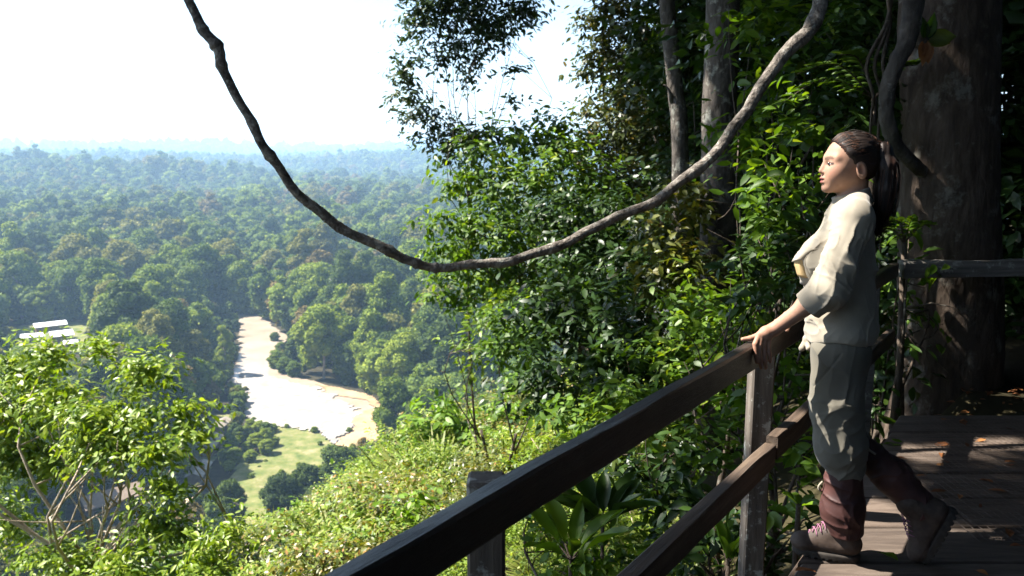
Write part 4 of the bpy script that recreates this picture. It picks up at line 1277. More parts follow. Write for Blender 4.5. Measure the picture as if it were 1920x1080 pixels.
for kk in range(34):
    c_ = rr_.random() * 0.98
    left = c_ < 0.45
    R = R * (1 + (0.42 if left else 0.2) * rr_.random() * np.exp(-((tt - c_) / (0.0035 if left else 0.006)) ** 2))
q = q + np.stack([0.010 * vnoise(tt * 45, tt * 0 + k, seed=6) for k in (1.5, 7.5, 13.5)], 1)
V, F = tube(q, R, 16, 0.10, 91)
tag(build('hanging_liana', V, F, liana_bark, None, True), 'thick knotted woody liana hanging in a wide loop across the view', 'liana')

# ---- the sunny slope: single shrubs and grass tufts
def proto(kind, seed):
    rng = rng_of(seed)
    if kind == 'grass':
        n = 240
        a = rng.random(n) * 6.28; rr = 0.32 * np.sqrt(rng.random(n))
        P = np.stack([rr * np.cos(a), rr * np.sin(a), np.zeros(n) - 0.05], 1)
        A = np.stack([np.cos(a) * 0.55, np.sin(a) * 0.55, 0.7 + 0.5 * rng.random(n)], 1) + rng.normal(size=(n, 3)) * 0.25
        N = np.stack([-np.cos(a), -np.sin(a), 0.6 + 0 * a], 1) + rng.normal(size=(n, 3)) * 0.3
        L = 0.5 + 0.5 * rng.random(n)
        V, F = leaf_blades(P, A, N, L, L * 0.055, 0.45, 0.1)
    else:
        cl = []
        for i in range(7):
            a = i * 2.4; q_ = math.sqrt(i / 7) * 0.55
            cl.append((V3((q_ * math.cos(a), q_ * math.sin(a), 0.75 + 0.25 * rng.normal() * 0.5 - 0.2 * q_)), (0.34, 0.34, 0.26)))
        L = {'shrub': 0.075, 'broad': 0.12}[kind]
        P, A, N, Ls = foliage_points(cl, L, 0.5, rng, 1.2, 0.3)
        V, F = leaf_blades(P, A, N, Ls, Ls * (0.42 if kind == 'shrub' else 0.5))
        n = len(P)
    tone = np.clip(0.5 + 0.24 * rng.normal(size=n), 0.02, 0.98)
    o = build('foliage', V, F, None, None, False, np.repeat(np.stack([tone, tone, tone], 1), 8, 0))
    me = o.data; bpy.data.objects.remove(o)
    st = []
    for i in range(6):
        a = i * 1.05
        st.append(tube(spline([(0, 0, -0.25), (0.1 * math.cos(a), 0.1 * math.sin(a), 0.3), (0.4 * math.cos(a), 0.4 * math.sin(a), 0.8)], 5), np.linspace(0.018, 0.006, 5), 5))
    v, f = merge(st)
    o = build('stem', v, f, twig_pale, None, True); ms = o.data; bpy.data.objects.remove(o)
    return me, ms
PROTO = [proto('shrub', 1), proto('shrub', 2), proto('broad', 3), proto('grass', 4), proto('grass', 5)]
EDGE = np.array([(-200, 1020), (300, 1045), (430, 1005), (500, 985), (560, 950), (640, 905), (700, 865), (760, 815), (800, 775), (860, 705), (900, 650), (1000, 560), (1150, 500), (2000, 400)], float)
def slope_plants():
    r = rng_of(95)
    done = 0
    gl = 'shrubs and grass tufts of the sunlit slope'
    tries = []
    for s0, s1, step, hmax in ((1.2, 4.5, 0.75, 0.62), (4.5, 9, 0.95, 0.95), (9, 16, 1.25, 1.4), (16, 30, 1.9, 2.1)):
        for s in np.arange(s0, s1, step):
            for t in np.arange(-7, 26, step):
                tries.append((s + r.uniform(-.4, .4) * step, t + r.uniform(-.4, .4) * step, hmax))
    for s, t, hm in tries:
        x, y = RP + RN * s + RD * t
        if y < 1.6:
            continue
        z = float(land_z(x, y))
        u, v, dep = project(np.array([[x, y, z]]))
        if u[0] < -150 or u[0] > 1250 or v[0] > 1500:
            continue
        k = int(r.choice(5, p=[0.36, 0.30, 0.20, 0.08, 0.06]))
        h = hm * (0.6 + 0.5 * r.random())
        if u[0] < 420:
            h *= 0.8
        for _ in range(4):
            tu, tv, _d = project(np.array([[x, y, z + h * (1.0 if k < 3 else 0.8)]]))
            if tv[0] >= np.interp(tu[0], EDGE[:, 0], EDGE[:, 1]) - 4:
                break
            h *= 0.62
        if h < 0.22:
            continue
        shaded = u[0] > 1000
        root = empty('hillside_grass' if k > 2 else 'hillside_shrub', (x, y, z - 0.03), r.random() * 6.28)
        root.scale = (h * 1.15, h * 1.15, h)
        if k > 2:
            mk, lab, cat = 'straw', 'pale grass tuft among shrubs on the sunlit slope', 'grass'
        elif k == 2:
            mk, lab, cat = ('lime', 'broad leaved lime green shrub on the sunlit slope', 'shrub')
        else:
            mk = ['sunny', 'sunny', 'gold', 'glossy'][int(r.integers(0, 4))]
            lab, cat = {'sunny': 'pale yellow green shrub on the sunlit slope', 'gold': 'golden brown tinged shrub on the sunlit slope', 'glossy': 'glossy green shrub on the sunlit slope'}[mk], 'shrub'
        zone = 'just outside the railing' if s < 3.5 else ('right below the lime bush' if 720 < u[0] < 900 and dep[0] > 9 else ('below the ball shaped shrub' if u[0] >= 900 else ('at the rim above the meadow' if dep[0] > 12 else ('beside the branching tree' if u[0] < 420 else 'halfway down the open slope'))))
        sz = 'tiny ' if h < 0.45 else ('tall ' if h > 1.25 else '')
        lab = sz + lab.replace('on the sunlit slope', zone).replace('among shrubs ', '')
        tag(root, lab, cat, gl)
        o = link('foliage' if k < 3 else 'blades', PROTO[k][0], root, 'stuff'); set_mat(o, lm[mk])
        if k < 3:
            link('stem', PROTO[k][1], root)
        done += 1
    print('slope plants', done)
slope_plants()
# ================================================================== the lookout: deck and railing
def wood_mat(name, a, b, c, rough=0.75, along=(1, 12, 12), scale=2.2, lichen=0.0, bs=0.5):
    m, nt, out = new_mat(name)
    vec = coords(nt, along, 'Object')
    f = noise(nt, vec, scale, 8, 0.62, 0.4)
    col = ramp(nt, f, [(0.30, a), (0.52, b), (0.74, c)])
    vec2 = coords(nt, 1.0, 'Object')
    if lichen:
        g = noise(nt, vec2, 16, 6, 0.7)
        k = ramp(nt, g, [(0.56, (0, 0, 0)), (0.63, (lichen,) * 3)])
        mx = node(nt, 'ShaderNodeMix', data_type='RGBA')
        nt.links.new(k, mx.inputs[0]); nt.links.new(col, mx.inputs[6]); mx.inputs[7].default_value = (0.36, 0.36, 0.32, 1)
        col = mx.outputs[2]
    p = node(nt, 'ShaderNodeBsdfPrincipled', Roughness=rough)
    nt.links.new(col, p.inputs['Base Color'])
    nt.links.new(bump(nt, noise(nt, vec, scale * 2.2, 8, 0.7), bs, 0.012), p.inputs['Normal'])
    nt.links.new(p.outputs[0], out.inputs[0])
    return m
rail_wood = wood_mat('dark_rail_wood', (0.015, 0.011, 0.009), (0.031, 0.023, 0.019), (0.070, 0.057, 0.049), 0.4)  # dark brown grain colours, alike on every face
low_wood = wood_mat('worn_brown_rail_wood', (0.026, 0.016, 0.010), (0.060, 0.038, 0.024), (0.13, 0.09, 0.058), 0.7)
post_wood = wood_mat('lichened_post_wood', (0.045, 0.034, 0.027), (0.095, 0.076, 0.06), (0.18, 0.15, 0.125), 0.85, (10, 10, 1), 2.2, 0.75)
grey_wood = wood_mat('weathered_grey_wood', (0.055, 0.049, 0.042), (0.115, 0.102, 0.088), (0.2, 0.182, 0.16), 0.85, (1, 10, 10), 2.5, 0.5)

RZ = math.atan2(RD[1], RD[0])
def rail_pt(t, s=0.0, z=0.0):
    p = RP + RD * t + RN * s
    return np.array([p[0], p[1], z])

def beam(name, a, b, w, h, mat, parent, base, bevel=0.006, wob=0.004, seed=0, nseg=26):
    """a sawn beam from a to b, worn edges, not quite straight; local x runs along it"""
    a, b = V3(a), V3(b)
    L = np.linalg.norm(b - a); d = (b - a) / L
    side = np.cross([0, 0, 1.0], d)
    if np.linalg.norm(side) < 0.1:
        side = V3((0, 1, 0)); up = np.cross(d, side)
    else:
        side /= np.linalg.norm(side); up = np.cross(d, side)
    prof = []
    c = bevel
    for sx, sy, o in ((1, 1, ((0, -c), (-c, 0))), (-1, 1, ((c, 0), (0, -c))), (-1, -1, ((0, c), (c, 0))), (1, -1, ((-c, 0), (0, c)))):
        for ox, oy in o:
            prof.append((sx * w / 2 + ox, sy * h / 2 + oy))
    n = len(prof)
    V, F = [], []
    for i in range(nseg):
        x = -L / 2 + L * i / (nseg - 1)
        for j, (py_, pz_) in enumerate(prof):
            wy = wob * vnoise(np.array([x * 5.0 + j * 3.7]), np.array([seed + 0.5]), seed=seed)[0]
            wz = wob * vnoise(np.array([x * 5.0 + j * 3.7]), np.array([seed + 9.5]), seed=seed)[0]
            V.append((x, py_ + wy, pz_ + wz))
    for i in range(nseg - 1):
        for j in range(n):
            k = (j + 1) % n
            F.append((i * n + j, (i + 1) * n + j, (i + 1) * n + k, i * n + k))
    F.append(tuple(range(n))); F.append(tuple((nseg - 1) * n + j for j in range(n))[::-1])
    o = build(name, V, F, mat, parent)
    fix_normals(o.data)
    mid = (a + b) / 2 - base
    M = Matrix(((d[0], side[0], up[0], mid[0]), (d[1], side[1], up[1], mid[1]), (d[2], side[2], up[2], mid[2]), (0, 0, 0, 1)))
    o.matrix_local = M
    return o

# places measured along the railing
def t_at(px, py, z):
    p = on_level(px, py, z)[:2] - RP
    return float(p @ RD), float(p @ RN)
RAIL_TOP = 0.835
base_r = rail_pt(0)
railing = empty('wooden_railing', base_r)
tag(railing, 'dark wooden railing with two rails running along the edge of the lookout', 'railing')
RW, RH = 0.045, 0.097
beam('top_rail', rail_pt(-3.2, 0.0, RAIL_TOP - RH / 2), rail_pt(2.9, 0, RAIL_TOP - RH / 2), RW, RH, rail_wood, railing, base_r, 0.006, 0.004, 1, 60)
LOW = 0.31
beam('lower_rail', rail_pt(-3.2, 0.0, LOW), rail_pt(0.33, 0.0, LOW), 0.05, 0.095, low_wood, railing, base_r, 0.005, 0.004, 2, 50)
beam('lower_rail', rail_pt(0.335, -0.006, LOW + 0.028), rail_pt(2.9, -0.006, LOW + 0.028), 0.05, 0.095, low_wood, railing, base_r, 0.005, 0.004, 3, 30)
for t, top, w, m in ((-1.47, RAIL_TOP - 0.035, 0.085, post_wood), (0.47, RAIL_TOP - 0.10, 0.092, post_wood), (2.62, RAIL_TOP - 0.02, 0.105, grey_wood), (-3.1, RAIL_TOP + 0.03, 0.09, post_wood)):
    p_ = rail_pt(t, 0.096, 0)
    q = MB()
    q.box((p_[0] - base_r[0], p_[1] - base_r[1], (top - 1.6) / 2), (w, w * 0.95, top + 1.6), None, 0.007)
    q.build('post', m, railing)

# the end rail, across the far side of the deck
er_a, er_b = at(1690, 505, 5.2), at(2250, 497, 5.2)
end_r = empty('end_railing', (er_a[0], er_a[1], 0))
tag(end_r, 'weathered grey rail closing the shaded end of the deck', 'railing')
eb = V3((er_a[0], er_a[1], 0))
beam('top_rail', er_a, er_b, 0.09, 0.11, grey_wood, end_r, eb, 0.008, 0.012, 6, 30)
for px in (2030,):
    c = at(px, 500, 5.2)
    q = MB(); q.box((c[0] - eb[0], c[1] - eb[1] + 0.1, c[2] / 2 - 0.25), (0.1, 0.1, c[2] + 0.5), None, 0.008); q.build('post', post_wood, end_r)

# deck planks
deck_mat, nt, out = new_mat('worn_deck_board')
vec = coords(nt, (1.2, 9, 9), 'Object')
oi = node(nt, 'ShaderNodeObjectInfo')
f = noise(nt, vec, 2.4, 8, 0.65, 0.5)
col = ramp(nt, f, [(0.30, (0.045, 0.030, 0.022)), (0.52, (0.09, 0.064, 0.048)), (0.75, (0.15, 0.115, 0.09))])
p = node(nt, 'ShaderNodeBsdfPrincipled', Roughness=0.8)
hs = node(nt, 'ShaderNodeHueSaturation'); nt.links.new(col, hs.inputs['Color'])
mr = node(nt, 'ShaderNodeMapRange'); nt.links.new(oi.outputs['Random'], mr.inputs[0]); mr.inputs[3].default_value = 0.7; mr.inputs[4].default_value = 1.15
nt.links.new(mr.outputs[0], hs.inputs['Value']); nt.links.new(hs.outputs[0], p.inputs['Base Color'])
nt.links.new(bump(nt, noise(nt, vec, 6, 8, 0.7), 0.6, 0.01), p.inputs['Normal'])
nt.links.new(p.outputs[0], out.inputs[0])
deck = empty('deck', (2.5, 3.0, 0))
deck['kind'] = 'structure'
rng_d = rng_of(17)
edge_s = -0.19         # the deck stops just inside the railing
yb = -1.6
k = 0
while yb < 4.3:
    w = 0.285 + 0.02 * rng_d.random()
    ym = yb + w / 2
    # left end follows the railing line
    def xl(y_):
        t_ = (y_ - RP[1] - RN[1] * edge_s) / RD[1]
        return RP[0] + RD[0] * t_ + RN[0] * edge_s
    x0a, x0b = xl(yb) + 0.0, xl(yb + w - 0.012)
    j = rng_d.uniform(0, 0.03)
    x1 = 6.4
    joints = [2.4 + rng_d.uniform(-0.5, 1.2)]
    xs = [None] + joints + [x1]
    for a_, b_ in zip(xs[:-1], xs[1:]):
        la, lb = (x0a + j, x0b + j) if a_ is None else (a_ + 0.006, a_ + 0.006)
        z1 = rng_d.uniform(-0.004, 0.004); y0_, y1_ = yb, yb + w - 0.012
        bvl = 0.006
        top = [(la + bvl, y0_ + bvl), (b_ - bvl, y0_ + bvl), (b_ - bvl, y1_ - bvl), (lb + bvl, y1_ - bvl)]
        rim = [(la, y0_), (b_, y0_), (b_, y1_), (lb, y1_)]
        q = MB()
        q.add([(x_ - 2.5, y_ - 3.0, z1) for x_, y_ in top] + [(x_ - 2.5, y_ - 3.0, z1 - bvl) for x_, y_ in rim] + [(x_ - 2.5, y_ - 3.0, -0.045) for x_, y_ in rim],
              [(0, 1, 2, 3), (8, 11, 10, 9)] + [(i, 4 + i, 4 + (i + 1) % 4, (i + 1) % 4) for i in range(4)] + [(4 + i, 8 + i, 8 + (i + 1) % 4, 4 + (i + 1) % 4) for i in range(4)])
        q.build('plank', deck_mat, deck)
    yb += w
# bearers under the deck
for t_ in (-0.22, -1.6, -3.2):
    a, b = rail_pt(-3.0, t_, -0.12), rail_pt(1.9, t_, -0.12)
    beam('bearer', a, b, 0.1, 0.14, low_wood, deck, V3((2.5, 3.0, 0)), 0.004, 0.002, 4, 6)

# anti-slip wire netting over the boards: real wires, one sheet
def netting():
    step = 0.034
    V, F = [], []
    wr = 0.0011
    def wire(a, b):
        n = len(V)
        d = np.array([b[0] - a[0], b[1] - a[1]]); L = np.linalg.norm(d); d /= L
        sx, sy = -d[1] * wr, d[0] * wr
        for p_ in (a, b):
            V.extend([(p_[0] + sx, p_[1] + sy, p_[2]), (p_[0], p_[1], p_[2] + 2 * wr), (p_[0] - sx, p_[1] - sy, p_[2])])
        F.extend([(n, n + 3, n + 4), (n, n + 4, n + 1), (n + 1, n + 4, n + 5), (n + 1, n + 5, n + 2)])
    x0, x1, y0, y1 = 1.86, 5.4, 2.96, 4.5
    for x in np.arange(x0, x1, step):
        lo = y0
        y1x = min(y1, RP[1] + (x - RP[0] - 0.36) / RD[0] * RD[1])
        if y1x < lo + 0.1:
            continue
        yy = np.linspace(lo, y1x, 5)
        for i in range(4):
            wire((x + 0.004 * math.sin(yy[i] * 9 + x * 5), yy[i], 0.0055), (x + 0.004 * math.sin(yy[i + 1] * 9 + x * 5), yy[i + 1], 0.0055))
    for y in np.arange(y0, y1, step):
        left = max(x0, (y - RP[1]) / RD[1] * RD[0] + RP[0] + 0.36)
        xx = np.linspace(left, x1, 7)
        for i in range(6):
            wire((xx[i], y + 0.004 * math.sin(xx[i] * 9), 0.0075), (xx[i + 1], y + 0.004 * math.sin(xx[i + 1] * 9), 0.0075))
    m = surf_mat('rusty_wire', [(0.3, (0.05, 0.035, 0.028)), (0.7, (0.14, 0.11, 0.09))], scale=8, rough=0.6, bump_s=0)
    o = build('wire_netting', V, np.array(F, int), m, None, False, None)
    tag(o, 'rusty anti-slip wire netting stapled over the deck boards', 'netting')
netting()

# fallen leaves
fl = [(1510, 1068, 'withered', 0.075, 'curled orange dead leaf at the corner of the deck edge'), (1665, 1040, 'lime', 0.085, 'fallen yellow green leaf between the two boots'),
      (1893, 998, 'withered', 0.07, 'large brown dead leaf on the netted boards'), (1908, 1022, 'withered', 0.06, 'small orange dead leaf beside the large brown one'),
      (1840, 1072, 'withered', 0.05, 'brown leaf scrap at the near edge of the netted boards'), (1766, 852, 'withered', 0.06, 'dry leaf lying far back on the shaded boards'), (1690, 858, 'withered', 0.06, 'dry leaf lying behind the raised gaiter'),
      (1850, 900, 'withered', 0.06, 'dead leaf on the shaded boards behind the raised boot'), (1800, 930, 'withered', 0.05, 'small dead leaf right behind the raised heel'), (1895, 865, 'withered', 0.06, 'dead leaf near the dark end of the deck')]
for k, (px, py, mk, L_, lab) in enumerate(fl):
    c = on_level(px, py, 0.016)
    a = k * 2.1
    A = V3((math.cos(a), math.sin(a), 0.12)); N = V3((0.15 * math.sin(k), 0.2 * math.cos(k * 2), 1.0))
    o = leaf_part(None, c - A * L_ * 0.5, A, N, L_, L_ * 0.5, mk, k)
    o.name = 'fallen_leaf'
    tag(o, lab, 'leaf')

# dead leaves and scraps strewn over the shaded ground past the boards: nobody could count them
rl = rng_of(66)
n = 1500
X_ = rl.uniform(1.9, 5.6, n); Y_ = rl.uniform(3.3, 5.5, n)
kk = (X_ > (Y_ - RP[1]) / RD[1] * RD[0] + RP[0] + 0.3) & ((Y_ > 4.5) | (rl.random(n) < 0.16))
X_, Y_ = X_[kk], Y_[kk]
Z_ = np.where(Y_ < 4.45, 0.012, land_z(X_, Y_) + 0.03)
n = len(X_)
a_ = rl.random(n) * 6.28
A_ = np.stack([np.cos(a_), np.sin(a_), rl.normal(size=n) * 0.15], 1)
L_ = rl.uniform(0.03, 0.09, n)
V, F = leaf_blades(np.stack([X_, Y_, Z_], 1), A_, np.stack([rl.normal(size=n) * 0.25, rl.normal(size=n) * 0.25, np.ones(n)], 1), L_, L_ * 0.5)
tn = rl.random(n)
o = build('leaf_litter', V, F, lm['withered'], None, False, np.repeat(np.stack([tn, tn, tn], 1), 8, 0), 'stuff')
o['label'] = 'scattered brown leaf litter at the shaded end of the deck'
o['category'] = 'leaf litter'
# ================================================================== the woman at the railing
PHI = RS(20.0)
W_ROOT = V3((1.247, 2.935, 0.0))
W_F = V3((-math.cos(PHI), math.sin(PHI), 0)); W_L = V3((-W_F[1], W_F[0], 0))

def cone(P, a, b, ra, rb):
    """distance to a round cone"""
    a, b = V3(a), V3(b)
    ba = b - a; L2 = ba @ ba
    t = np.clip(((P - a) @ ba) / L2, 0, 1)
    return np.linalg.norm(P - a - t[:, None] * ba, axis=1) - (ra + (rb - ra) * t)
def ell(P, c, r, R=None):
    q = P - V3(c)
    if R is not None:
        q = q @ R
    r = V3(r)
    k0 = np.linalg.norm(q / r, axis=1); k1 = np.linalg.norm(q / (r * r), axis=1)
    return k0 * (k0 - 1) / (k1 + 1e-9)
def rbox(P, c, s, rad, R=None):
    q = P - V3(c)
    if R is not None:
        q = q @ R
    q = np.abs(q) - (V3(s) / 2 - rad)
    return np.linalg.norm(np.maximum(q, 0), axis=1) + np.minimum(q.max(1), 0) - rad
def su(a, b, k):
    h = np.clip(0.5 + 0.5 * (b - a) / k, 0, 1)
    return b + (a - b) * h - k * h * (1 - h)
def ss(a, b, k):                      # a without b
    h = np.clip(0.5 - 0.5 * (a + b) / k, 0, 1)
    return a + (-b - a) * h + k * h * (1 - h)
def smax(a, b, k):
    return -su(-a, -b, k)
def chain(P, pts, rad, k=0.02):
    d = cone(P, pts[0], pts[1], rad[0], rad[1])
    for i in range(1, len(pts) - 1):
        d = su(d, cone(P, pts[i], pts[i + 1], rad[i], rad[i + 1]), k)
    return d
def rot_y(a):
    c, s = math.cos(a), math.sin(a)
    return np.array([[c, 0, s], [0, 1, 0], [-s, 0, c]])
def rot_z(a):
    c, s = math.cos(a), math.sin(a)
    return np.array([[c, -s, 0], [s, c, 0], [0, 0, 1]])

def nets(f, lo, hi, h):
    """surface nets of a distance field, evaluated finely only near the surface"""
    lo, hi = V3(lo), V3(hi)
    q = 4
    nc = np.ceil((hi - lo) / (h * q)).astype(int)
    def grid(n, st):
        ax = [lo[i] + np.arange(n[i]) * st for i in range(3)]
        return np.stack(np.meshgrid(*ax, indexing='ij'), -1)
    Gc = grid(nc, h * q) + h * (q - 1) / 2
    dc = np.concatenate([f(b) for b in np.array_split(Gc.reshape(-1, 3), max(1, Gc.size // 900000))]).reshape(nc)
    act = np.abs(dc) < h * q * 1.6
    n = nc * q
    D = np.repeat(np.repeat(np.repeat(dc, q, 0), q, 1), q, 2)
    A = np.repeat(np.repeat(np.repeat(act, q, 0), q, 1), q, 2)
    ii = np.argwhere(A)
    pts = lo + ii * h
    vals = np.concatenate([f(b) for b in np.array_split(pts, max(1, len(pts) // 300000))])
    D[A] = vals
    S = D < 0
    c = np.zeros(np.array(n) - 1, dtype=np.int8)
    for dx in (0, 1):
        for dy in (0, 1):
            for dz in (0, 1):
                c += S[dx:n[0] - 1 + dx, dy:n[1] - 1 + dy, dz:n[2] - 1 + dz]
    cells = np.argwhere((c > 0) & (c < 8))
    vid = -np.ones(c.shape, dtype=np.int64)
    vid[tuple(cells.T)] = np.arange(len(cells))
    acc = np.zeros((len(cells), 3)); cnt = np.zeros(len(cells))
    cor = [np.array(o) for o in ((0, 0, 0), (1, 0, 0), (0, 1, 0), (1, 1, 0), (0, 0, 1), (1, 0, 1), (0, 1, 1), (1, 1, 1))]
    for a in range(8):
        for b in range(a + 1, 8):
            if np.abs(cor[a] - cor[b]).sum() != 1:
                continue
            va = D[tuple((cells + cor[a]).T)]; vb = D[tuple((cells + cor[b]).T)]
            m = (va < 0) != (vb < 0)
            t = va[m] / (va[m] - vb[m])
            acc[m] += cor[a] + t[:, None] * (cor[b] - cor[a]); cnt[m] += 1
    V = lo + (cells + acc / cnt[:, None]) * h
    F = []
    for ax in range(3):
        u, w = (ax + 1) % 3, (ax + 2) % 3
        sl0 = [slice(None)] * 3; sl1 = [slice(None)] * 3
        sl0[ax] = slice(0, n[ax] - 1); sl1[ax] = slice(1, n[ax])
        e = np.argwhere(S[tuple(sl0)] != S[tuple(sl1)])
        e = e[(e[:, u] > 0) & (e[:, w] > 0) & (e[:, u] < n[u] - 1) & (e[:, w] < n[w] - 1)]
        inside = S[tuple(e.T)]
        du = np.zeros(3, int); du[u] = 1; dw = np.zeros(3, int); dw[w] = 1
        q4 = np.stack([vid[tuple((e - du - dw).T)], vid[tuple((e - dw).T)], vid[tuple(e.T)], vid[tuple((e - du).T)]], 1)
        q4[~inside] = q4[~inside][:, ::-1]
        F.append(q4)
    F = np.concatenate(F)
    F = F[(F >= 0).all(1)]
    return V, F

# ---- shapes of the body
SH_L, EL_L, WR_L = (-0.005, 0.165, 1.30), (0.070, 0.213, 1.045), (0.243, 0.188, 0.890)
SH_R, EL_R, WR_R = (-0.005, -0.165, 1.30), (0.060, -0.215, 1.06), (0.175, -0.165, 0.893)

FINGERS_L = [   # knuckle, two joints, tip, thickness
    [(0.292, 0.212, 0.872), (0.303, 0.238, 0.842), (0.300, 0.246, 0.806), (0.294, 0.246, 0.778)],
    [(0.282, 0.210, 0.872), (0.289, 0.230, 0.836), (0.285, 0.238, 0.794), (0.279, 0.237, 0.757)],
    [(0.270, 0.206, 0.868), (0.274, 0.220, 0.830), (0.269, 0.227, 0.788), (0.263, 0.226, 0.754)],
    [(0.257, 0.202, 0.864), (0.258, 0.210, 0.833), (0.253, 0.214, 0.803), (0.249, 0.213, 0.776)]]
THUMB_L = [(0.262, 0.184, 0.878), (0.296, 0.180, 0.862), (0.325, 0.186, 0.850), (0.350, 0.192, 0.846)]
F_R = [0.0094, 0.0096, 0.0090, 0.0080]

def hand(P, wr, fingers, thumb, mid):
    d = cone(P, wr, mid, 0.024, 0.027)
    for q, r in zip(fingers, F_R):
        d = su(d, cone(P, mid, q[0], 0.020, r * 1.25), 0.010)
    for q, r in zip(fingers, F_R):
        g = chain(P, q, [r * 1.2, r * 1.05, r * 0.95, r * 0.78], 0.003)
        d = su(d, g, 0.004)
    t = chain(P, thumb, [0.014, 0.0115, 0.0098, 0.0078], 0.004)
    return su(d, t, 0.008)

FINGERS_R = [[(0.215 + 0.0 * i, -0.120 - 0.020 * i, 0.862), (0.245, -0.118 - 0.021 * i, 0.850), (0.262, -0.118 - 0.021 * i, 0.826), (0.262, -0.118 - 0.021 * i, 0.800)] for i in range(4)]
THUMB_R = [(0.185, -0.135, 0.875), (0.195, -0.105, 0.862), (0.200, -0.085, 0.848), (0.200, -0.072, 0.838)]

YAW = RS(16.0)                        # she turns her head a little to her left
def to_head(P):
    c, s = math.cos(YAW), math.sin(YAW)
    return np.stack([P[:, 0] * c + P[:, 1] * s, -P[:, 0] * s + P[:, 1] * c, P[:, 2]], 1)
def from_head(P):
    P = np.atleast_2d(P)
    c, s = math.cos(YAW), math.sin(YAW)
    return np.stack([P[:, 0] * c - P[:, 1] * s, P[:, 0] * s + P[:, 1] * c, P[:, 2]], 1)

def head_sdf(P):
    H_ = to_head(P)
    Q = H_.copy(); Q[:, 1] = np.abs(Q[:, 1])                        # both halves alike
    d = ell(Q, (0.016, 0, 1.512), (0.086, 0.069, 0.076))
    d = su(d, ell(Q, (0.046, 0, 1.456), (0.061, 0.056, 0.073)), 0.03)
    d = su(d, cone(Q, (0.082, 0.014, 1.405), (0.016, 0.042, 1.440), 0.017, 0.017), 0.03)
    d = su(d, cone(Q, (0.090, 0.0, 1.400), (0.094, 0.006, 1.398), 0.017, 0.016), 0.012)
    d = su(d, ell(Q, (0.070, 0.034, 1.452), (0.032, 0.028, 0.034)), 0.03)         # cheek
    d = su(d, cone(Q, (0.092, 0.008, 1.508), (0.076, 0.044, 1.506), 0.013, 0.010), 0.018)  # brow
    d = ss(d, ell(Q, (0.114, 0.031, 1.486), (0.018, 0.017, 0.011)), 0.010)           # eye socket
    d = su(d, ell(Q, (0.090, 0.031, 1.487), (0.0125, 0.0150, 0.0118)), 0.004)      # lids over the eye
    d = su(d, cone(Q, (0.104, 0, 1.492), (0.1150, 0, 1.4615), 0.0070, 0.0108), 0.008)  # nose
    d = su(d, ell(Q, (0.1085, 0.0095, 1.4565), (0.0085, 0.0070, 0.0068)), 0.004)
    d = ss(d, ell(Q, (0.114, 0.0062, 1.4505), (0.004, 0.0028, 0.0028)), 0.002)
    lipu = ell(Q, (0.1025, 0.0, 1.4350), (0.0180, 0.0235, 0.0070))
    lipl = ell(Q, (0.1010, 0.0, 1.4205), (0.0175, 0.0205, 0.0078))
    d = su(d, ell(Q, (0.092, 0, 1.430), (0.020, 0.028, 0.020)), 0.012)
    d = su(d, lipu, 0.0028); d = su(d, lipl, 0.0028)
    d = ss(d, ell(Q, (0.118, 0, 1.4282), (0.013, 0.021, 0.0020)), 0.0015)
    # ear
    Re = rot_y(0.20)
    ear = ell(Q, (-0.002, 0.0720, 1.464), (0.0185, 0.0090, 0.0330), Re)
    ear = ss(ear, ell(Q, (0.002, 0.082, 1.467), (0.0115, 0.0085, 0.021), Re), 0.003)
    d = su(d, ear, 0.004)
    d = su(d, cone(P, (0.000, 0, 1.425), (-0.008, 0, 1.30), 0.050, 0.053), 0.022)
    return d

def body_sdf(P):
    z = P[:, 2]
    d = np.full(len(P), 1e3)
    m = z > 1.22
    if m.any():
        d[m] = head_sdf(P[m])
    m = z < 1.45
    if m.any():
        Q = P[m]
        t = ell(Q, (0.01, 0, 1.22), (0.085, 0.135, 0.15))
        t = su(t, ell(Q, (0.005, 0, 0.98), (0.085, 0.115, 0.16)), 0.05)
        t = su(t, ell(Q, (0.0, 0, 0.82), (0.095, 0.14, 0.12)), 0.05)
        t = su(t, cone(Q, (-0.01, 0.05, 1.33), SH_L, 0.045, 0.045), 0.03)
        t = su(t, cone(Q, (-0.01, -0.05, 1.33), SH_R, 0.045, 0.045), 0.03)
        t = su(t, chain(Q, [SH_L, EL_L, WR_L], [0.046, 0.037, 0.024], 0.015), 0.02)
        t = su(t, chain(Q, [SH_R, EL_R, WR_R], [0.046, 0.037, 0.024], 0.015), 0.02)
        t = su(t, hand(Q, WR_L, FINGERS_L, THUMB_L, (0.268, 0.200, 0.877)), 0.010)
        t = su(t, hand(Q, WR_R, FINGERS_R, THUMB_R, (0.198, -0.150, 0.874)), 0.010)
        t = su(t, chain(Q, [(0.0, 0.080, 0.80), (-0.005, 0.09, 0.45), (-0.055, 0.09, 0.09)], [0.085, 0.055, 0.04], 0.03), 0.03)
        t = su(t, chain(Q, [(0.0, -0.078, 0.80), (-0.030, -0.05, 0.45), (-0.325, 0.0, 0.19)], [0.08, 0.05, 0.04], 0.03), 0.03)
        d[m] = su(d[m], t, 0.03)
    return d

person = empty('person', W_ROOT)
person.rotation_euler = (0, 0, math.atan2(W_F[1], W_F[0]))
tag(person, 'woman with a ponytail in beige shirt and grey trousers leaning a hand on the railing', 'person')

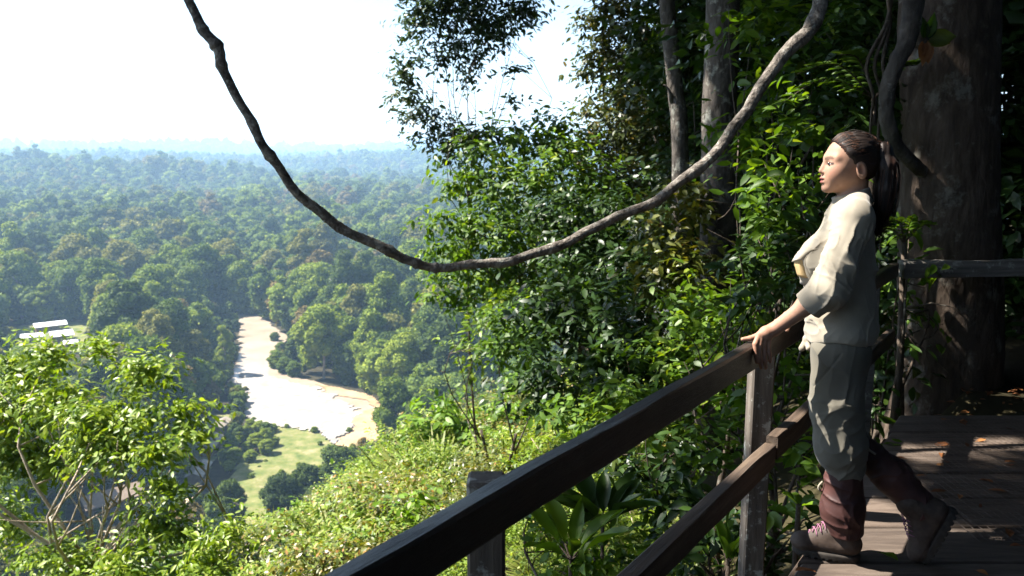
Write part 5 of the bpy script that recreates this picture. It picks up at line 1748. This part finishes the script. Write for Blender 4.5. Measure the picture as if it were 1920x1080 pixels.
def soft_mat(name, c1, c2, rough, scale, weave=0.0, spec=0.2, bumpd=0.001, sss=0.0, sheen=0.0):
    m, nt, out = new_mat(name)
    vec = coords(nt, 1.0, 'Object')
    p = node(nt, 'ShaderNodeBsdfPrincipled', Roughness=rough)
    p.inputs['Specular IOR Level'].default_value = spec
    nt.links.new(ramp(nt, noise(nt, vec, scale, 6), [(0.3, c1), (0.7, c2)]), p.inputs['Base Color'])
    if sheen:
        p.inputs['Sheen Weight'].default_value = sheen
    if weave:
        nt.links.new(bump(nt, noise(nt, vec, weave, 3), 0.35, bumpd), p.inputs['Normal'])
    nt.links.new(p.outputs[0], out.inputs[0])
    return m
skin_mat, nt, out = new_mat('skin')
at_ = node(nt, 'ShaderNodeAttribute', attribute_name='shade')
p = node(nt, 'ShaderNodeBsdfPrincipled', Roughness=0.58)
p.inputs['Specular IOR Level'].default_value = 0.22
p.inputs['Subsurface Weight'].default_value = 0.12
p.inputs['Subsurface Radius'].default_value = (0.012, 0.005, 0.003)
p.inputs['Subsurface Scale'].default_value = 0.5
nt.links.new(at_.outputs['Color'], p.inputs['Base Color'])
nt.links.new(bump(nt, noise(nt, coords(nt, 1.0), 220, 4), 0.15, 0.0008), p.inputs['Normal'])
nt.links.new(p.outputs[0], out.inputs[0])
shirt_mat = soft_mat('beige_cotton', (0.235, 0.205, 0.16), (0.29, 0.256, 0.203), 0.9, 9, 420, 0.15, 0.0006, 0, 0.15)
trouser_mat = soft_mat('grey_cotton', (0.105, 0.096, 0.076), (0.14, 0.128, 0.104), 0.92, 8, 420, 0.12, 0.0006, 0, 0.1)
gaiter_mat = soft_mat('maroon_gaiter_cloth', (0.035, 0.014, 0.013), (0.065, 0.026, 0.022), 0.6, 14, 380, 0.3, 0.0006)
boot_mat = soft_mat('brown_boot_leather', (0.030, 0.020, 0.016), (0.075, 0.052, 0.040), 0.7, 30, 160, 0.3, 0.001)
sole_mat = soft_mat('boot_rubber', (0.018, 0.015, 0.013), (0.04, 0.033, 0.028), 0.8, 40, 90, 0.3, 0.001)
lace_mat = soft_mat('pink_purple_lace', (0.20, 0.075, 0.13), (0.30, 0.14, 0.21), 0.8, 40, 0, 0.2)
patch_mat = soft_mat('tan_pocket_lining', (0.36, 0.25, 0.12), (0.44, 0.31, 0.16), 0.9, 14, 300, 0.1)
eye_mat = soft_mat('eye_white', (0.55, 0.52, 0.48), (0.62, 0.58, 0.54), 0.2, 4, 0, 0.5)
iris_mat = soft_mat('dark_iris', (0.012, 0.007, 0.005), (0.02, 0.012, 0.008), 0.1, 4, 0, 0.5)
hair_mat, nt, out = new_mat('dark_brown_hair')
vec = coords(nt, 1.0)
n1 = node(nt, 'ShaderNodeAttribute', attribute_name='shade')
p = node(nt, 'ShaderNodeBsdfPrincipled', Roughness=0.55)
p.inputs['Specular IOR Level'].default_value = 0.28
nt.links.new(n1.outputs['Color'], p.inputs['Base Color'])
nt.links.new(bump(nt, noise(nt, coords(nt, (160, 260, 40)), 1.5, 5, 0.7), 0.35, 0.002), p.inputs['Normal'])
nt.links.new(p.outputs[0], out.inputs[0])

# body
V, F = nets(body_sdf, (-0.45, -0.30, 0.0), (0.38, 0.30, 1.62), 0.0031)
col = np.tile([[0.30, 0.172, 0.118]], (len(V), 1))
def paint(mask, c):
    global col
    mask = np.clip(mask, 0, 1)[:, None]
    col = col * (1 - mask) + np.array(c) * mask
VH = to_head(V)
ay = np.abs(VH[:, 1])
lipd = np.minimum(ell(np.stack([VH[:, 0], ay, VH[:, 2]], 1), (0.104, 0.0, 1.4345), (0.016, 0.021, 0.0062)), ell(np.stack([VH[:, 0], ay, VH[:, 2]], 1), (0.102, 0.0, 1.4215), (0.016, 0.018, 0.0068)))
paint(np.clip(1 - lipd / 0.0015, 0, 1) * (VH[:, 0] > 0.088), (0.25, 0.075, 0.065))
Q = np.stack([VH[:, 0], ay, VH[:, 2]], 1)
paint(0.45 * np.exp(-(np.linalg.norm(Q - V3((0.088, 0.045, 1.458)), axis=1) / 0.022) ** 2), (0.37, 0.15, 0.10))
brow = np.minimum(cone(Q, (0.105, 0.012, 1.5045), (0.098, 0.034, 1.5085), 0.0035, 0.0032), cone(Q, (0.098, 0.034, 1.5085), (0.082, 0.050, 1.503), 0.0032, 0.0016))
paint(np.clip(1.0 - (brow - 0.0015) / 0.002, 0, 0.7), (0.05, 0.028, 0.02))
lid = np.minimum(cone(Q, (0.1045, 0.020, 1.4865), (0.101, 0.033, 1.4905), 0.0016, 0.0018), cone(Q, (0.101, 0.033, 1.4905), (0.090, 0.047, 1.4855), 0.0018, 0.0014))
paint(np.clip(1.5 - (lid - 0.0016) / 0.0018, 0, 0.95), (0.03, 0.016, 0.012))
paint(0.5 * np.exp(-(np.linalg.norm(Q - V3((0.095, 0.031, 1.493)), axis=1) / 0.011) ** 2), (0.24, 0.115, 0.08))
paint(0.6 * (np.abs(Q[:, 1] - 0.078) < 0.006) * np.exp(-(np.linalg.norm(Q - V3((0.002, 0.076, 1.466)), axis=1) / 0.013) ** 2), (0.20, 0.08, 0.055))
col = col * (1 + 0.10 * vnoise(V[:, 0] * 90, V[:, 1] * 90, V[:, 2] * 90, 3) + 0.07 * vnoise(V[:, 0] * 30, V[:, 1] * 30, V[:, 2] * 30, 5))[:, None]
paint(0.3 * (V[:, 2] < 0.92), (0.33, 0.155, 0.10))
body = build('body', V, F, skin_mat, person, True, col)

# eyes
for sgn in (-1, 1):
    c = V3((0.0925, sgn * 0.0315, 1.4855))
    v = ICO_V * V3((0.0118, 0.0135, 0.0092)) + c
    e = build('eye', from_head(v), ICO_F, eye_mat, person, True)
    v = ICO_V * V3((0.0052, 0.0060, 0.0058)) + c + V3((0.0080, sgn * 0.0040, 0.0005))
    build('iris', from_head(v), ICO_F, iris_mat, e, True)

# hair
def hair_sdf(P):
    H_ = to_head(P)
    Q = H_.copy(); Q[:, 1] = np.abs(Q[:, 1])
    d = ell(Q, (0.008, 0, 1.521), (0.094, 0.080, 0.082))
    d = su(d, ell(Q, (-0.025, 0, 1.490), (0.060, 0.067, 0.072)), 0.02)
    d = d + 0.0012 * vnoise(H_[:, 0] * 26, H_[:, 1] * 120, H_[:, 2] * 120, 4) + 0.0028 * vnoise(H_[:, 0] * 22, H_[:, 1] * 40, H_[:, 2] * 40, 14)
    x, z = H_[:, 0], H_[:, 2]
    d1 = (x - 0.080) * 0.84 - (z - 1.572) * 0.54 + 0.005 * vnoise(H_[:, 0] * 70, H_[:, 1] * 70, H_[:, 2] * 70, 8)
    bow = np.clip((0.06 - np.abs(H_[:, 1])) / 0.06, 0, 1)
    d = smax(d, d1 - 0.004 * bow, 0.007)
    d = smax(d, 1.418 - z, 0.006)
    d = ss(d, ell(Q, (0.006, 0.076, 1.458), (0.022, 0.020, 0.036)), 0.006)
    tail = chain(P, [(-0.066, -0.010, 1.540), (-0.094, -0.008, 1.532), (-0.110, -0.002, 1.480), (-0.110, 0.004, 1.400), (-0.104, 0.008, 1.320), (-0.088, 0.006, 1.240)], [0.022, 0.030, 0.036, 0.037, 0.028, 0.007], 0.014)
    tail = tail + 0.0022 * vnoise(P[:, 0] * 90, P[:, 1] * 90, P[:, 2] * 9, 5) + 0.003 * vnoise(P[:, 0] * 34, P[:, 1] * 34, P[:, 2] * 7, 6)
    return su(d, tail, 0.008)
V, F = nets(hair_sdf, (-0.18, -0.11, 1.215), (0.13, 0.11, 1.63), 0.0026)
hc = np.tile([[0.014, 0.0085, 0.0068]], (len(V), 1))
mix = np.clip(0.2 + 1.2 * vnoise(V[:, 0] * 40, V[:, 1] * 60, V[:, 2] * 12, 12), 0, 1)[:, None] * np.clip((-V[:, 0] - 0.03) / 0.06, 0, 1)[:, None]
hc = hc * (1 - 0.4 * mix) + np.array([0.07, 0.022, 0.010]) * 0.4 * mix
hair = build('hair', V, F, hair_mat, person, True, hc)
v, f = tube([(-0.080 + 0.006 * math.cos(a), -0.010 + 0.026 * math.sin(a), 1.538 + 0.025 * math.cos(a)) for a in np.linspace(0, 6.28, 17)], [0.0045] * 17, 7)
build('hair_tie', v, f, gaiter_mat, hair, True)
# fine strands over the head, the tail and at the edges: too many to tell apart
rh = rng_of(4)
strands, sc_ = [], []
knot_ = V3((-0.078, -0.010, 1.540))
for k in range(900):
    if k < 640:                        # combed back to the tie
        th = rh.uniform(-1.5, 1.75)
        hc0 = from_head(V3((0.008, 0, 1.521)))[0]
        def shell(q_, k_):
            o_ = to_head((q_ - hc0)[None])[0]; o_ = o_ / np.linalg.norm(o_ / V3((0.094, 0.080, 0.082)))
            return hc0 + from_head(o_ * k_)[0]
        for phi_ in np.linspace(0.05, 2.6, 60):       # walk back over the head to the hairline
            q_ = V3((0.008 + 0.094 * math.cos(phi_), 0.080 * math.sin(phi_) * math.sin(th), 1.521 + 0.082 * math.sin(phi_) * math.cos(th)))
            if (q_[0] - 0.080) * 0.84 - (q_[2] - 1.572) * 0.54 < 0.006 - 0.022 * max(0.0, k / 640 - 0.35) * rh.random() * 3:
                break
        if q_[2] < 1.43:
            continue
        a = shell(from_head(q_)[0], 0.996)
        pts = [a]
        for s_ in (0.35, 0.7, 1.0):
            q_ = a + (knot_ - a) * s_
            q_ = shell(q_, 1.003 + 0.014 * rh.random())
            pts.append(q_ if s_ < 0.95 else knot_ + rh.normal(size=3) * 0.012)
    elif k < 870:                      # down the tail
        a = knot_ + V3((-0.012, 0, 0)) + rh.normal(size=3) * 0.010
        w_ = np.clip(rh.normal(size=2) * 0.019, -0.034, 0.034)
        pts = [a, V3((-0.112 + w_[0], w_[1], 1.485)), V3((-0.112 + w_[0] * 1.25, 0.004 + w_[1] * 1.2, 1.40)), V3((-0.106 + w_[0] * 1.1, 0.008 + w_[1], 1.31 + 0.02 * rh.normal())), V3((-0.092 + w_[0] * 0.6, 0.006 + w_[1] * 0.6, 1.235 + 0.03 * rh.normal()))]
    else:                              # flyaways
        a = shell(from_head(V3((0.04 - 0.09 * rh.random(), rh.uniform(-0.05, 0.06), 1.6)))[0], 0.99)
        pts = [a, shell(a + V3((-0.02, 0.004 * rh.normal(), 0.0)), 1.02 + 0.06 * rh.random()), shell(a + V3((-0.045, 0.008 * rh.normal(), 0)), 1.03 + 0.05 * rh.random()), shell(a + V3((-0.065, 0.01 * rh.normal(), -0.01)), 1.0)]
    v, f_ = tube(spline(pts, 9), np.linspace(0.0010, 0.0005, 9), 4)
    strands.append((v, f_))
    c_ = V3((0.010, 0.006, 0.005)) if rh.random() < 0.7 else V3((0.075, 0.032, 0.018))  # some strands coloured lighter, standing in for the sheen of the hair
    sc_.append(np.tile(c_, (len(v), 1)))
v, f_ = merge(strands)
build('loose_hair', v, f_, hair_mat, hair, True, np.concatenate(sc_), 'stuff')

# ---- clothes
def folds(P, ax, freq, amp, seed, warp=6.0):
    """sharp uneven creases running across an axis: ridged noise drawn out along the cloth"""
    a = V3(ax); a /= np.linalg.norm(a)
    b = np.cross(a, V3((0.3, 1.0, 0.2))); b /= np.linalg.norm(b)
    c = np.cross(a, b)
    k = freq / 3.4
    w = 0.35 * vnoise(P[:, 0] * warp * 1.5, P[:, 1] * warp * 1.5, P[:, 2] * warp * 1.5, seed + 7)
    n = vnoise(P @ a * k + w * 2, P @ b * k * 0.34 + w, P @ c * k * 0.34 + 3.1, seed)
    n2 = vnoise(P @ a * k * 2.1 + 5.0, P @ b * k * 0.6 + w, P @ c * k * 0.6, seed + 3)
    m = np.clip(0.55 + 1.1 * vnoise(P[:, 0] * warp + 9, P[:, 1] * warp, P[:, 2] * warp, seed + 1), 0, 1)
    return amp * ((1 - np.abs(n)) ** 5 + 0.4 * (1 - np.abs(n2)) ** 5) * m

def shirt_sdf(P):
    Q = P.copy(); Q[:, 1] = np.abs(Q[:, 1])
    d = ell(Q, (0.008, 0, 1.255), (0.082, 0.150, 0.115))
    d = su(d, ell(Q, (0.032, 0, 1.11), (0.128, 0.150, 0.155)), 0.05)
    d = su(d, ell(Q, (0.078, 0.062, 1.130), (0.086, 0.075, 0.085)), 0.035)
    d = su(d, ell(Q, (0.012, 0, 0.95), (0.118, 0.150, 0.14)), 0.06)
    d = su(d, ell(Q, (0.006, 0, 0.865), (0.124, 0.172, 0.085)), 0.04)
    d = su(d, cone(Q, (-0.016, 0.045, 1.352), (-0.008, 0.160, 1.312), 0.040, 0.048), 0.03)
    d = d - folds(P, (0.6, 0.35, 1.0), 52, 0.0085, 21, 7) - folds(P, (1.0, 0.5, -0.4), 58, 0.0065, 23, 7)
    d = d - 0.008 * np.exp(-((P[:, 2] - 0.935) / 0.022) ** 2) * np.clip(0.6 + vnoise(P[:, 0] * 9, P[:, 1] * 9, P[:, 2] * 3, 61), 0, 1.2)  # the tuck above the waist
    hemz = 0.838 + 0.014 * np.sin(P[:, 0] * 22 + 1) - 0.03 * np.clip(P[:, 0], 0, 1) * 2
    d = smax(d, hemz - P[:, 2], 0.008)
    inner = ell(Q, (0.006, 0, 0.82), (0.115, 0.163, 0.06))
    d = ss(d, inner, 0.006)
    # sleeves
    for s, e, w, sg in ((SH_L, EL_L, WR_L, 1), (SH_R, EL_R, WR_R, -1)):
        s, e, w = V3(s), V3(e), V3(w)
        end = e + (w - e) * 0.33
        ax = (w - e) / np.linalg.norm(w - e)
        sl = chain(P, [s, e + V3((-0.004, 0, 0.004)), end], [0.057, 0.056, 0.048], 0.03)
        sl = sl - folds(P, (e - s) / np.linalg.norm(e - s) + V3((0.35, 0.2, 0)), 66, 0.0105, 31, 9) - folds(P, (0.9, 0.2, 0.25), 80, 0.009, 33, 9)
        sl = smax(sl, (P - end) @ ax, 0.004)
        # rolled cuff: a thick band around the opening
        t = (P - end) @ ax
        rad = np.linalg.norm(P - end - t[:, None] * ax, axis=1)
        cuff = np.maximum(np.abs(rad - 0.050 - 0.003 * vnoise(P[:, 0] * 30, P[:, 1] * 30, P[:, 2] * 30, 41)) - 0.0045, np.abs(t + 0.018 + 0.004 * vnoise(P[:, 0] * 12, P[:, 1] * 12, P[:, 2] * 12, 43)) - 0.024)
        sl = su(sl, cuff - 0.003, 0.006)
        hole = np.maximum(rad - 0.042, -0.03 - t)
        sl = ss(sl, hole, 0.004)
        d = su(d, sl, 0.022)
    # neck opening and collar
    d = ss(d, cone(P, (0.0, 0, 1.45), (-0.004, 0, 1.335), 0.058, 0.056), 0.006)
    d = ss(d, cone(P, (0.055, 0, 1.40), (0.085, 0, 1.325), 0.014, 0.004), 0.006)
    ctr = V3((0.0, 0, 1.360)); ax = V3((0.30, 0, 0.955))
    t = (P - ctr) @ ax
    R_ = P - ctr - t[:, None] * ax
    rad = np.sqrt((R_[:, 0] / 1.06) ** 2 + R_[:, 1] ** 2 + R_[:, 2] ** 2)
    want = 0.0585 + 0.16 * np.clip(-t - 0.004, 0, 1)
    fl_ = np.maximum(np.abs(rad - want) - 0.0032, np.abs(t + 0.004) - 0.026)
    fl_ = np.maximum(fl_, P[:, 0] - 0.075 + 0.35 * np.abs(P[:, 1]))
    d = su(d, fl_ - 0.002, 0.004)
    lap = rbox(Q, (0.066, 0.036, 1.322), (0.010, 0.046, 0.060), 0.004, rot_z(0.55) @ rot_y(-0.55))
    d = su(d, lap, 0.005)
    return d
V, F = nets(shirt_sdf, (-0.17, -0.31, 0.79), (0.23, 0.31, 1.42), 0.0036)
shirt = build('shirt', V, F, shirt_mat, person, True)

def surface_x(f, y, z, x0=0.3):
    """how far forward the cloth lies at a height and side"""
    xs = np.linspace(x0, -0.05, 240)
    d = f(np.stack([xs, np.full(240, y), np.full(240, z)], 1))
    i = np.argmax(d < 0)
    return xs[i]
# breast pocket, flap and its lining
def slab(name, pts4, thick, mat, parent, lift):
    """a soft patch following the shirt, given rows of (y, z)"""
    rows, cols = 9, 9
    V, F = [], []
    for k in (0, 1):
        for i in range(rows):
            for j in range(cols):
                a, b = i / (rows - 1), j / (cols - 1)
                y = (pts4[0][0] * (1 - b) + pts4[1][0] * b) * (1 - a) + (pts4[3][0] * (1 - b) + pts4[2][0] * b) * a
                z = (pts4[0][1] * (1 - b) + pts4[1][1] * b) * (1 - a) + (pts4[3][1] * (1 - b) + pts4[2][1] * b) * a
                edge = min(a, 1 - a, b, 1 - b)
                x = surface_x(shirt_sdf, y, z) + (lift(a, b) if k == 0 else -0.004)
                V.append((x, y, z))
    n = rows * cols
    for i in range(rows - 1):
        for j in range(cols - 1):
            p0 = i * cols + j
            F.append((p0, p0 + 1, p0 + cols + 1, p0 + cols)); F.append((n + p0, n + p0 + cols, n + p0 + cols + 1, n + p0 + 1))
    ring = [j for j in range(cols)] + [i * cols + cols - 1 for i in range(1, rows)] + [(rows - 1) * cols + j for j in range(cols - 2, -1, -1)] + [i * cols for i in range(rows - 2, 0, -1)]
    for a, b in zip(ring, ring[1:] + ring[:1]):
        F.append((b, a, n + a, n + b))
    o = build(name, V, F, mat, parent, True)
    fix_normals(o.data)
    return o
pk = slab('pocket', [(0.035, 1.165), (0.125, 1.165), (0.118, 1.045), (0.040, 1.045)], 0.01, shirt_mat, shirt, lambda a, b: 0.004 + 0.014 * math.sin(math.pi * b) * (1 - a * 0.3))
slab('pocket_lining', [(0.060, 1.150), (0.118, 1.150), (0.112, 1.075), (0.075, 1.075)], 0.01, patch_mat, pk, lambda a, b: 0.020)
slab('pocket_flap', [(0.030, 1.185), (0.130, 1.185), (0.120, 1.140), (0.060, 1.125)], 0.01, shirt_mat, pk, lambda a, b: 0.006 + 0.022 * a)

def knot_sdf(P):
    d = ell(P, (0.126, 0.03, 0.832), (0.016, 0.020, 0.015))
    d = su(d, cone(P, (0.130, 0.030, 0.826), (0.142, 0.042, 0.796), 0.009, 0.012), 0.006)
    d = su(d, cone(P, (0.126, 0.035, 0.826), (0.118, 0.062, 0.802), 0.008, 0.010), 0.006)
    d = su(d, cone(P, (0.120, 0.035, 0.840), (0.070, 0.115, 0.862), 0.010, 0.012), 0.01)
    return d - folds(P, (0.5, 1, 0.6), 150, 0.004, 51, 20)
V, F = nets(knot_sdf, (0.0, -0.03, 0.75), (0.19, 0.17, 0.92), 0.0032)
build('shirt_knot', V, F, shirt_mat, shirt, True)

def trouser_sdf(P):
    d = ell(P, (0.002, 0, 0.785), (0.107, 0.152, 0.115))
    L = chain(P, [(0.012, 0.078, 0.80), (0.010, 0.088, 0.60), (-0.014, 0.09, 0.44), (-0.036, 0.09, 0.362)], [0.098, 0.089, 0.087, 0.066], 0.03)
    L = L - folds(P, (0.5, 0.1, 1.0), 48, 0.0055, 71, 6) * np.clip((0.72 - P[:, 2]) / 0.2, 0.25, 1) - folds(P, (1.0, 0.4, 0.2), 60, 0.006, 73, 6)
    L = smax(L, 0.318 + 0.10 * (-0.036 - P[:, 0]) - P[:, 2], 0.014)
    R_ = chain(P, [(0.004, -0.078, 0.80), (0.000, -0.070, 0.62), (-0.026, -0.052, 0.465), (-0.070, -0.046, 0.415)], [0.096, 0.078, 0.068, 0.060], 0.02)
    R_ = R_ - folds(P, (0.5, 0.1, 1.0), 48, 0.0055, 75, 6)
    ax = V3((-0.26, 0.05, -0.26)); ax /= np.linalg.norm(ax)
    R_ = smax(R_, (P - V3((-0.105, -0.042, 0.385))) @ ax, 0.01)
    d = su(d, L, 0.03); d = su(d, R_, 0.03)
    d = smax(d, P[:, 2] - 0.862, 0.006)
    pk_ = np.abs((P[:, 0] - 0.055) * 0.86 + (P[:, 2] - 0.74) * 0.5) - 0.0016       # slanted pocket seam
    seam = np.maximum(pk_, np.abs(P[:, 2] - 0.745) - 0.07)
    d = d + 0.003 * np.clip(1 - np.maximum(seam, 0) / 0.003, 0, 1) * np.clip((P[:, 1] - 0.04) / 0.02, 0, 1)
    return d
V, F = nets(trouser_sdf, (-0.24, -0.20, 0.28), (0.16, 0.23, 0.90), 0.0040)
build('trousers', V, F, trouser_mat, person, True)

def gaiter(name, pts, rad, lo, hi, seed, clip):
    def f(P):
        d = chain(P, pts, rad, 0.02)
        ax = V3(pts[-1]) - V3(pts[0]); ax /= np.linalg.norm(ax)
        d = d - folds(P, ax + V3((0.4, 0.1, 0)), 62, 0.007, seed, 9) - folds(P, (1, 0.6, 0.1), 66, 0.008, seed + 2, 9)
        t = (P - V3(pts[-1])) @ ax
        d = smax(d, t - clip, 0.006)
        tb = (P - V3(pts[0])) @ ax
        return smax(d, -0.03 - tb, 0.006)
    V, F = nets(f, lo, hi, 0.0036)
    g = build(name, V, F, gaiter_mat, person, True)
    return g
gl = gaiter('gaiter', [(-0.034, 0.09, 0.325), (-0.036, 0.09, 0.20), (-0.050, 0.09, 0.120)], [0.064, 0.076, 0.064], (-0.16, -0.02, 0.06), (0.08, 0.20, 0.40), 81, 0.018)
gr = gaiter('gaiter', [(-0.080, -0.046, 0.412), (-0.205, -0.020, 0.308), (-0.318, 0.004, 0.200)], [0.054, 0.064, 0.054], (-0.44, -0.14, 0.08), (0.02, 0.12, 0.54), 85, 0.02)
for g, a, b in ((gl, (0.042, 0.10, 0.30), (0.046, 0.11, 0.265)), (gr, (-0.110, 0.006, 0.440), (-0.140, 0.026, 0.405))):
    v, f = tube(spline([a, (V3(a) + V3(b)) / 2 + V3((0.012, 0.008, 0)), b], 6), [0.004] * 6, 6)
    build('draw_cord', v, f, shirt_mat, g, True)

def boot(name, M, off, seed):
    """boot in its own frame: x to the toe, heel at 0, sole on z = 0; M, off place it on the foot"""
    def up(P):
        d = cone(P, (0.050, 0, 0.062), (0.205, 0, 0.048), 0.043, 0.036)
        d = su(d, ell(P, (0.215, 0, 0.046), (0.048, 0.043, 0.036)), 0.02)
        d = su(d, cone(P, (0.060, 0, 0.075), (0.068, 0, 0.150), 0.043, 0.048), 0.02)
        d = su(d, cone(P, (0.085, 0, 0.115), (0.170, 0, 0.072), 0.036, 0.030), 0.02)
        d = smax(d, 0.016 - P[:, 2], 0.004)
        d = d - folds(P, (1, 0.2, 0.7), 95, 0.0030, seed, 16)
        rand = np.abs(P[:, 2] - 0.036) - 0.0022
        return d + 0.0015 * (rand < 0)
    def so(P):
        w = 0.040 + 0.008 * np.sin(np.clip(P[:, 0] / 0.26, 0, 1) * 5.2 - 0.9)
        xc = np.clip(P[:, 0], 0.044, 0.222)
        d2 = np.hypot(P[:, 0] - xc, P[:, 1]) - w
        d = smax(d2, np.abs(P[:, 2] - 0.015) - 0.015, 0.006)
        lug = np.maximum(np.abs(((P[:, 0] + 0.4 * np.abs(P[:, 1])) % 0.024) - 0.012) - 0.0045, P[:, 2] - 0.008)
        return np.maximum(d, -lug)
    def put(V):
        return V @ np.array(M).T + V3(off)
    V, F = nets(up, (-0.02, -0.07, 0.0), (0.29, 0.07, 0.21), 0.0034)
    b = build(name, put(V), F, boot_mat, person, True)
    V, F = nets(so, (-0.02, -0.07, -0.008), (0.29, 0.07, 0.04), 0.0034)
    build('sole', put(V), F, sole_mat, b, True)
    for k in range(6):
        x = 0.112 + 0.015 * k
        z = 0.156 - 0.0100 * k - 0.0005 * k * k
        for s in (-1, 1):
            pts = [(x - 0.004, s * 0.030, z - 0.018), (x, s * 0.018, z - 0.003), (x + 0.008, -s * 0.004, z + 0.001), (x + 0.013, -s * 0.020, z - 0.010)]
            v, f = tube(spline(pts, 7), [0.0019] * 7, 6)
            build('lace', put(v), f, lace_mat, b, True)
    return b
# front boot stands flat, the rear boot is up on its toe
boot('boot', np.eye(3), (-0.118, 0.09, 0.0), 91)
ang = RS(68.0)
cx_, sx_ = math.cos(ang), math.sin(ang)
Mr = np.array([[cx_, 0, sx_], [0, 1, 0], [-sx_, 0, cx_]]) @ rot_z(RS(4))
boot('boot', Mr, (-0.435, 0.012, 0.232), 93)
